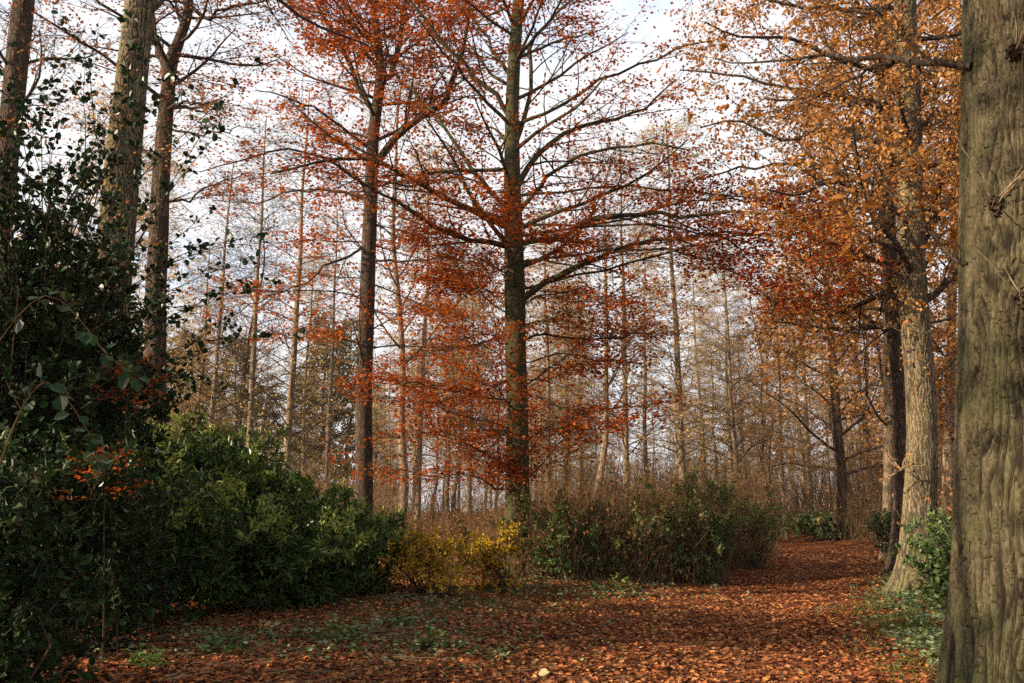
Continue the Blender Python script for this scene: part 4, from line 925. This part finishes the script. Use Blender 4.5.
# ------------------------------------------------------------------ the wood goes on behind and beside the camera and shades the near floor
def wood_behind():
    src = [o for o in bpy.data.objects if o.name in ('broadleaf_tree', 'broadleaf_tree.003', 'broadleaf_tree.001')]
    protos = [o for o in bpy.data.objects if o.name.startswith('broadleaf_tree') and len(o.children)]
    seen = {}
    for o in protos: seen.setdefault(o.children[0].data.name, o)
    pr = list(seen.values()); rng = np.random.default_rng(55)
    for i, (x, y, sc) in enumerate(((-8, 1.9, .75), (-7.4, -.6, .6), (-8, -2.0, .42), (-10.5, 1.2, .42), (-7.5, -6, .5), (-14, -4, .5), (-3, -5, .45), (3, -6, .6), (-10, -9, .6), (8, -6, .8), (-4, -11, .7), (1, -12, .9), (12, -1, .8), (-13, 4.5, .35), (5, -3, .4), (14, 4, .8))):
        copy_thing(pr[(i * 3 + 1) % len(pr)], (x, y, float(gh(x, y))), rng.uniform(0, 6.28), sc * 1.1, 'leafy tree of the wood standing outside the view behind the viewer', 'trees outside the view')
wood_behind()

# ------------------------------------------------------------------ single things lying on the floor
def floor_things():
    rng = np.random.default_rng(61)
    for (a, b, r0, lab) in (((95, 655), (390, 640), .018, 'long thin mossy branch lying across the leaf floor at lower left'), ((360, 606), (470, 598), .016, 'short dark fallen branch in front of the yellow shrubs'), ((205, 612), (262, 628), .012, 'pale dry stick under the laurels'), ((300, 636), (420, 683), .008, 'thin pale stem running to the bottom edge, left of centre')):
        def g(p):
            Y = 9.0
            for _ in range(30):
                q = PX(p[0], p[1], Y); Y = Y * (CAM_H - .06) / max(CAM_H - q[2], .05) if q[2] < 1.5 else Y * .9
            q = PX(p[0], p[1], Y); q[2] = float(gh(q[0], q[1])) + .03; return q
        A, B = g(a), g(b); L = np.linalg.norm(B - A); d = (B - A) / L; root = thing('fallen_branch', A, lab, 'branch')
        t = np.linspace(0, 1, 16)[:, None]; P = (B - A) * t + np.cumsum(rng.normal(0, .012 * L / 3, (16, 3)), 0) * np.array([1, 1, 0]); P[:, 2] = gh(P[:, 0] + A[0], P[:, 1] + A[1]) - A[2] + .045
        R = np.linspace(r0, r0 * .4, 16); mb = MB(); tubes(mb, P[None], R[None], 7); mb.build('stem', M['brown_bark'], root)
        p2 = grow(rng, P[None], R[None], 7, .2, .95, .35, .7, 5, wob=.15, rr=.5, rmin=.003, flat=.4); p2[0][..., 2] = np.maximum(p2[0][..., 2], .02)
        mb = MB(); tubes(mb, *p2, 4); mb.build('side_twigs', M['twig_brown'], root)
    for (x, y, Y, lab) in ((264, 623, 11.2, 'tan upturned fallen leaf, left one of a pale pair by the laurels'), (273, 622, 11.2, 'pale green fallen leaf, right one of a pale pair by the laurels'), (538, 665, 8.4, 'small pale leaf lying on the litter near the bottom edge')):
        c = PX(x, y, Y); c[2] = float(gh(c[0], Y)) + .05
        o = bpy.data.objects.new('x', None); mb = MB(); leaves(mb, np.zeros((1, 3)), np.array([[.6, -.2, .15]]), np.array([[0, -.6, 1.]]), .11, LEAF6, 0, np.array([.95 if 'tan' not in lab else .6]), wid=1.5)
        f = mb.build('fallen_leaf', M['pale_leaf'], None); f.location = tuple(float(v) for v in c); tag(f, lab, 'fallen leaf'); bpy.data.objects.remove(o)
    # leafy weeds standing in the litter
    for i, (x, y, Y, sz, lab) in enumerate(((335, 632, 10.0, .30, 'bright green weed clump in the litter left of centre'), (225, 640, 9.3, .24, 'grey green weed patch in front of the laurels'), (400, 618, 11.4, .22, 'small weed tuft in front of the bright yellow shrub'), (615, 572, 17.6, .34, 'lit leafy sprig standing in front of the dark thicket'), (430, 640, 9.7, .22, 'small green weed between the weed clump and the path'), (150, 660, 8.3, .2, 'low weed at the lower left near the hollies'))):
        c = PX(x, y, Y); z = float(gh(c[0], Y)); root = thing('weed', (c[0], Y, z), lab, 'weed'); n = 22
        D = norm(np.column_stack([rng.normal(0, .8, n), rng.normal(0, .8, n), np.full(n, .7)])); Q = np.zeros((n, 5, 3)); Q[:, 0] = rng.normal(0, sz * .35, (n, 3)) * np.array([1, 1, 0])
        for k in range(1, 5): D = norm(D + rng.normal(0, .15, (n, 3)) - np.array([0, 0, .08])); Q[:, k] = Q[:, k - 1] + D * sz * .25
        mb = MB(); tubes(mb, Q, np.full((n, 5), .002), 3); mb.build('stems', M['twig_brown'], root)
        mb = MB(); leaf_on(rng, mb, Q, 7, .055, .5, t0=.1, tpl=LEAF6, mat=0, spread=.012); mb.build('leaves', M['lime' if i == 3 else 'weed'], root)
M['pale_leaf'] = leaf_mat('pale_leaf', [(.30, .17, .08), (.45, .28, .14), (.34, .33, .18)], .2)
M['weed'] = leaf_mat('weed', [(.05, .09, .025), (.09, .15, .04), (.15, .22, .07)], .25)
floor_things()

# ------------------------------------------------------------------ thin warm haze in the wood
def haze():
    bm = MB(); x0, x1, y0, y1, z0, z1 = -420, 420, -80, 420, -1.5, 42
    v = [(x, y, z) for z in (z0, z1) for y in (y0, y1) for x in (x0, x1)]
    bm.add(np.array(v), [[0, 2, 3, 1], [4, 5, 7, 6], [0, 1, 5, 4], [2, 6, 7, 3], [0, 4, 6, 2], [1, 3, 7, 5]], smooth=False)
    m, n, l = new_mat('haze'); pv = n.new('ShaderNodeVolumePrincipled'); pv.inputs['Color'].default_value = (1, .95, .87, 1); pv.inputs['Density'].default_value = 0.0005; pv.inputs['Anisotropy'].default_value = .8
    o = n.new('ShaderNodeOutputMaterial'); l.new(pv.outputs[0], o.inputs['Volume'])
    tag(bm.build('haze', m), 'thin pale haze hanging in the wood', 'haze', None, 'stuff')
haze()
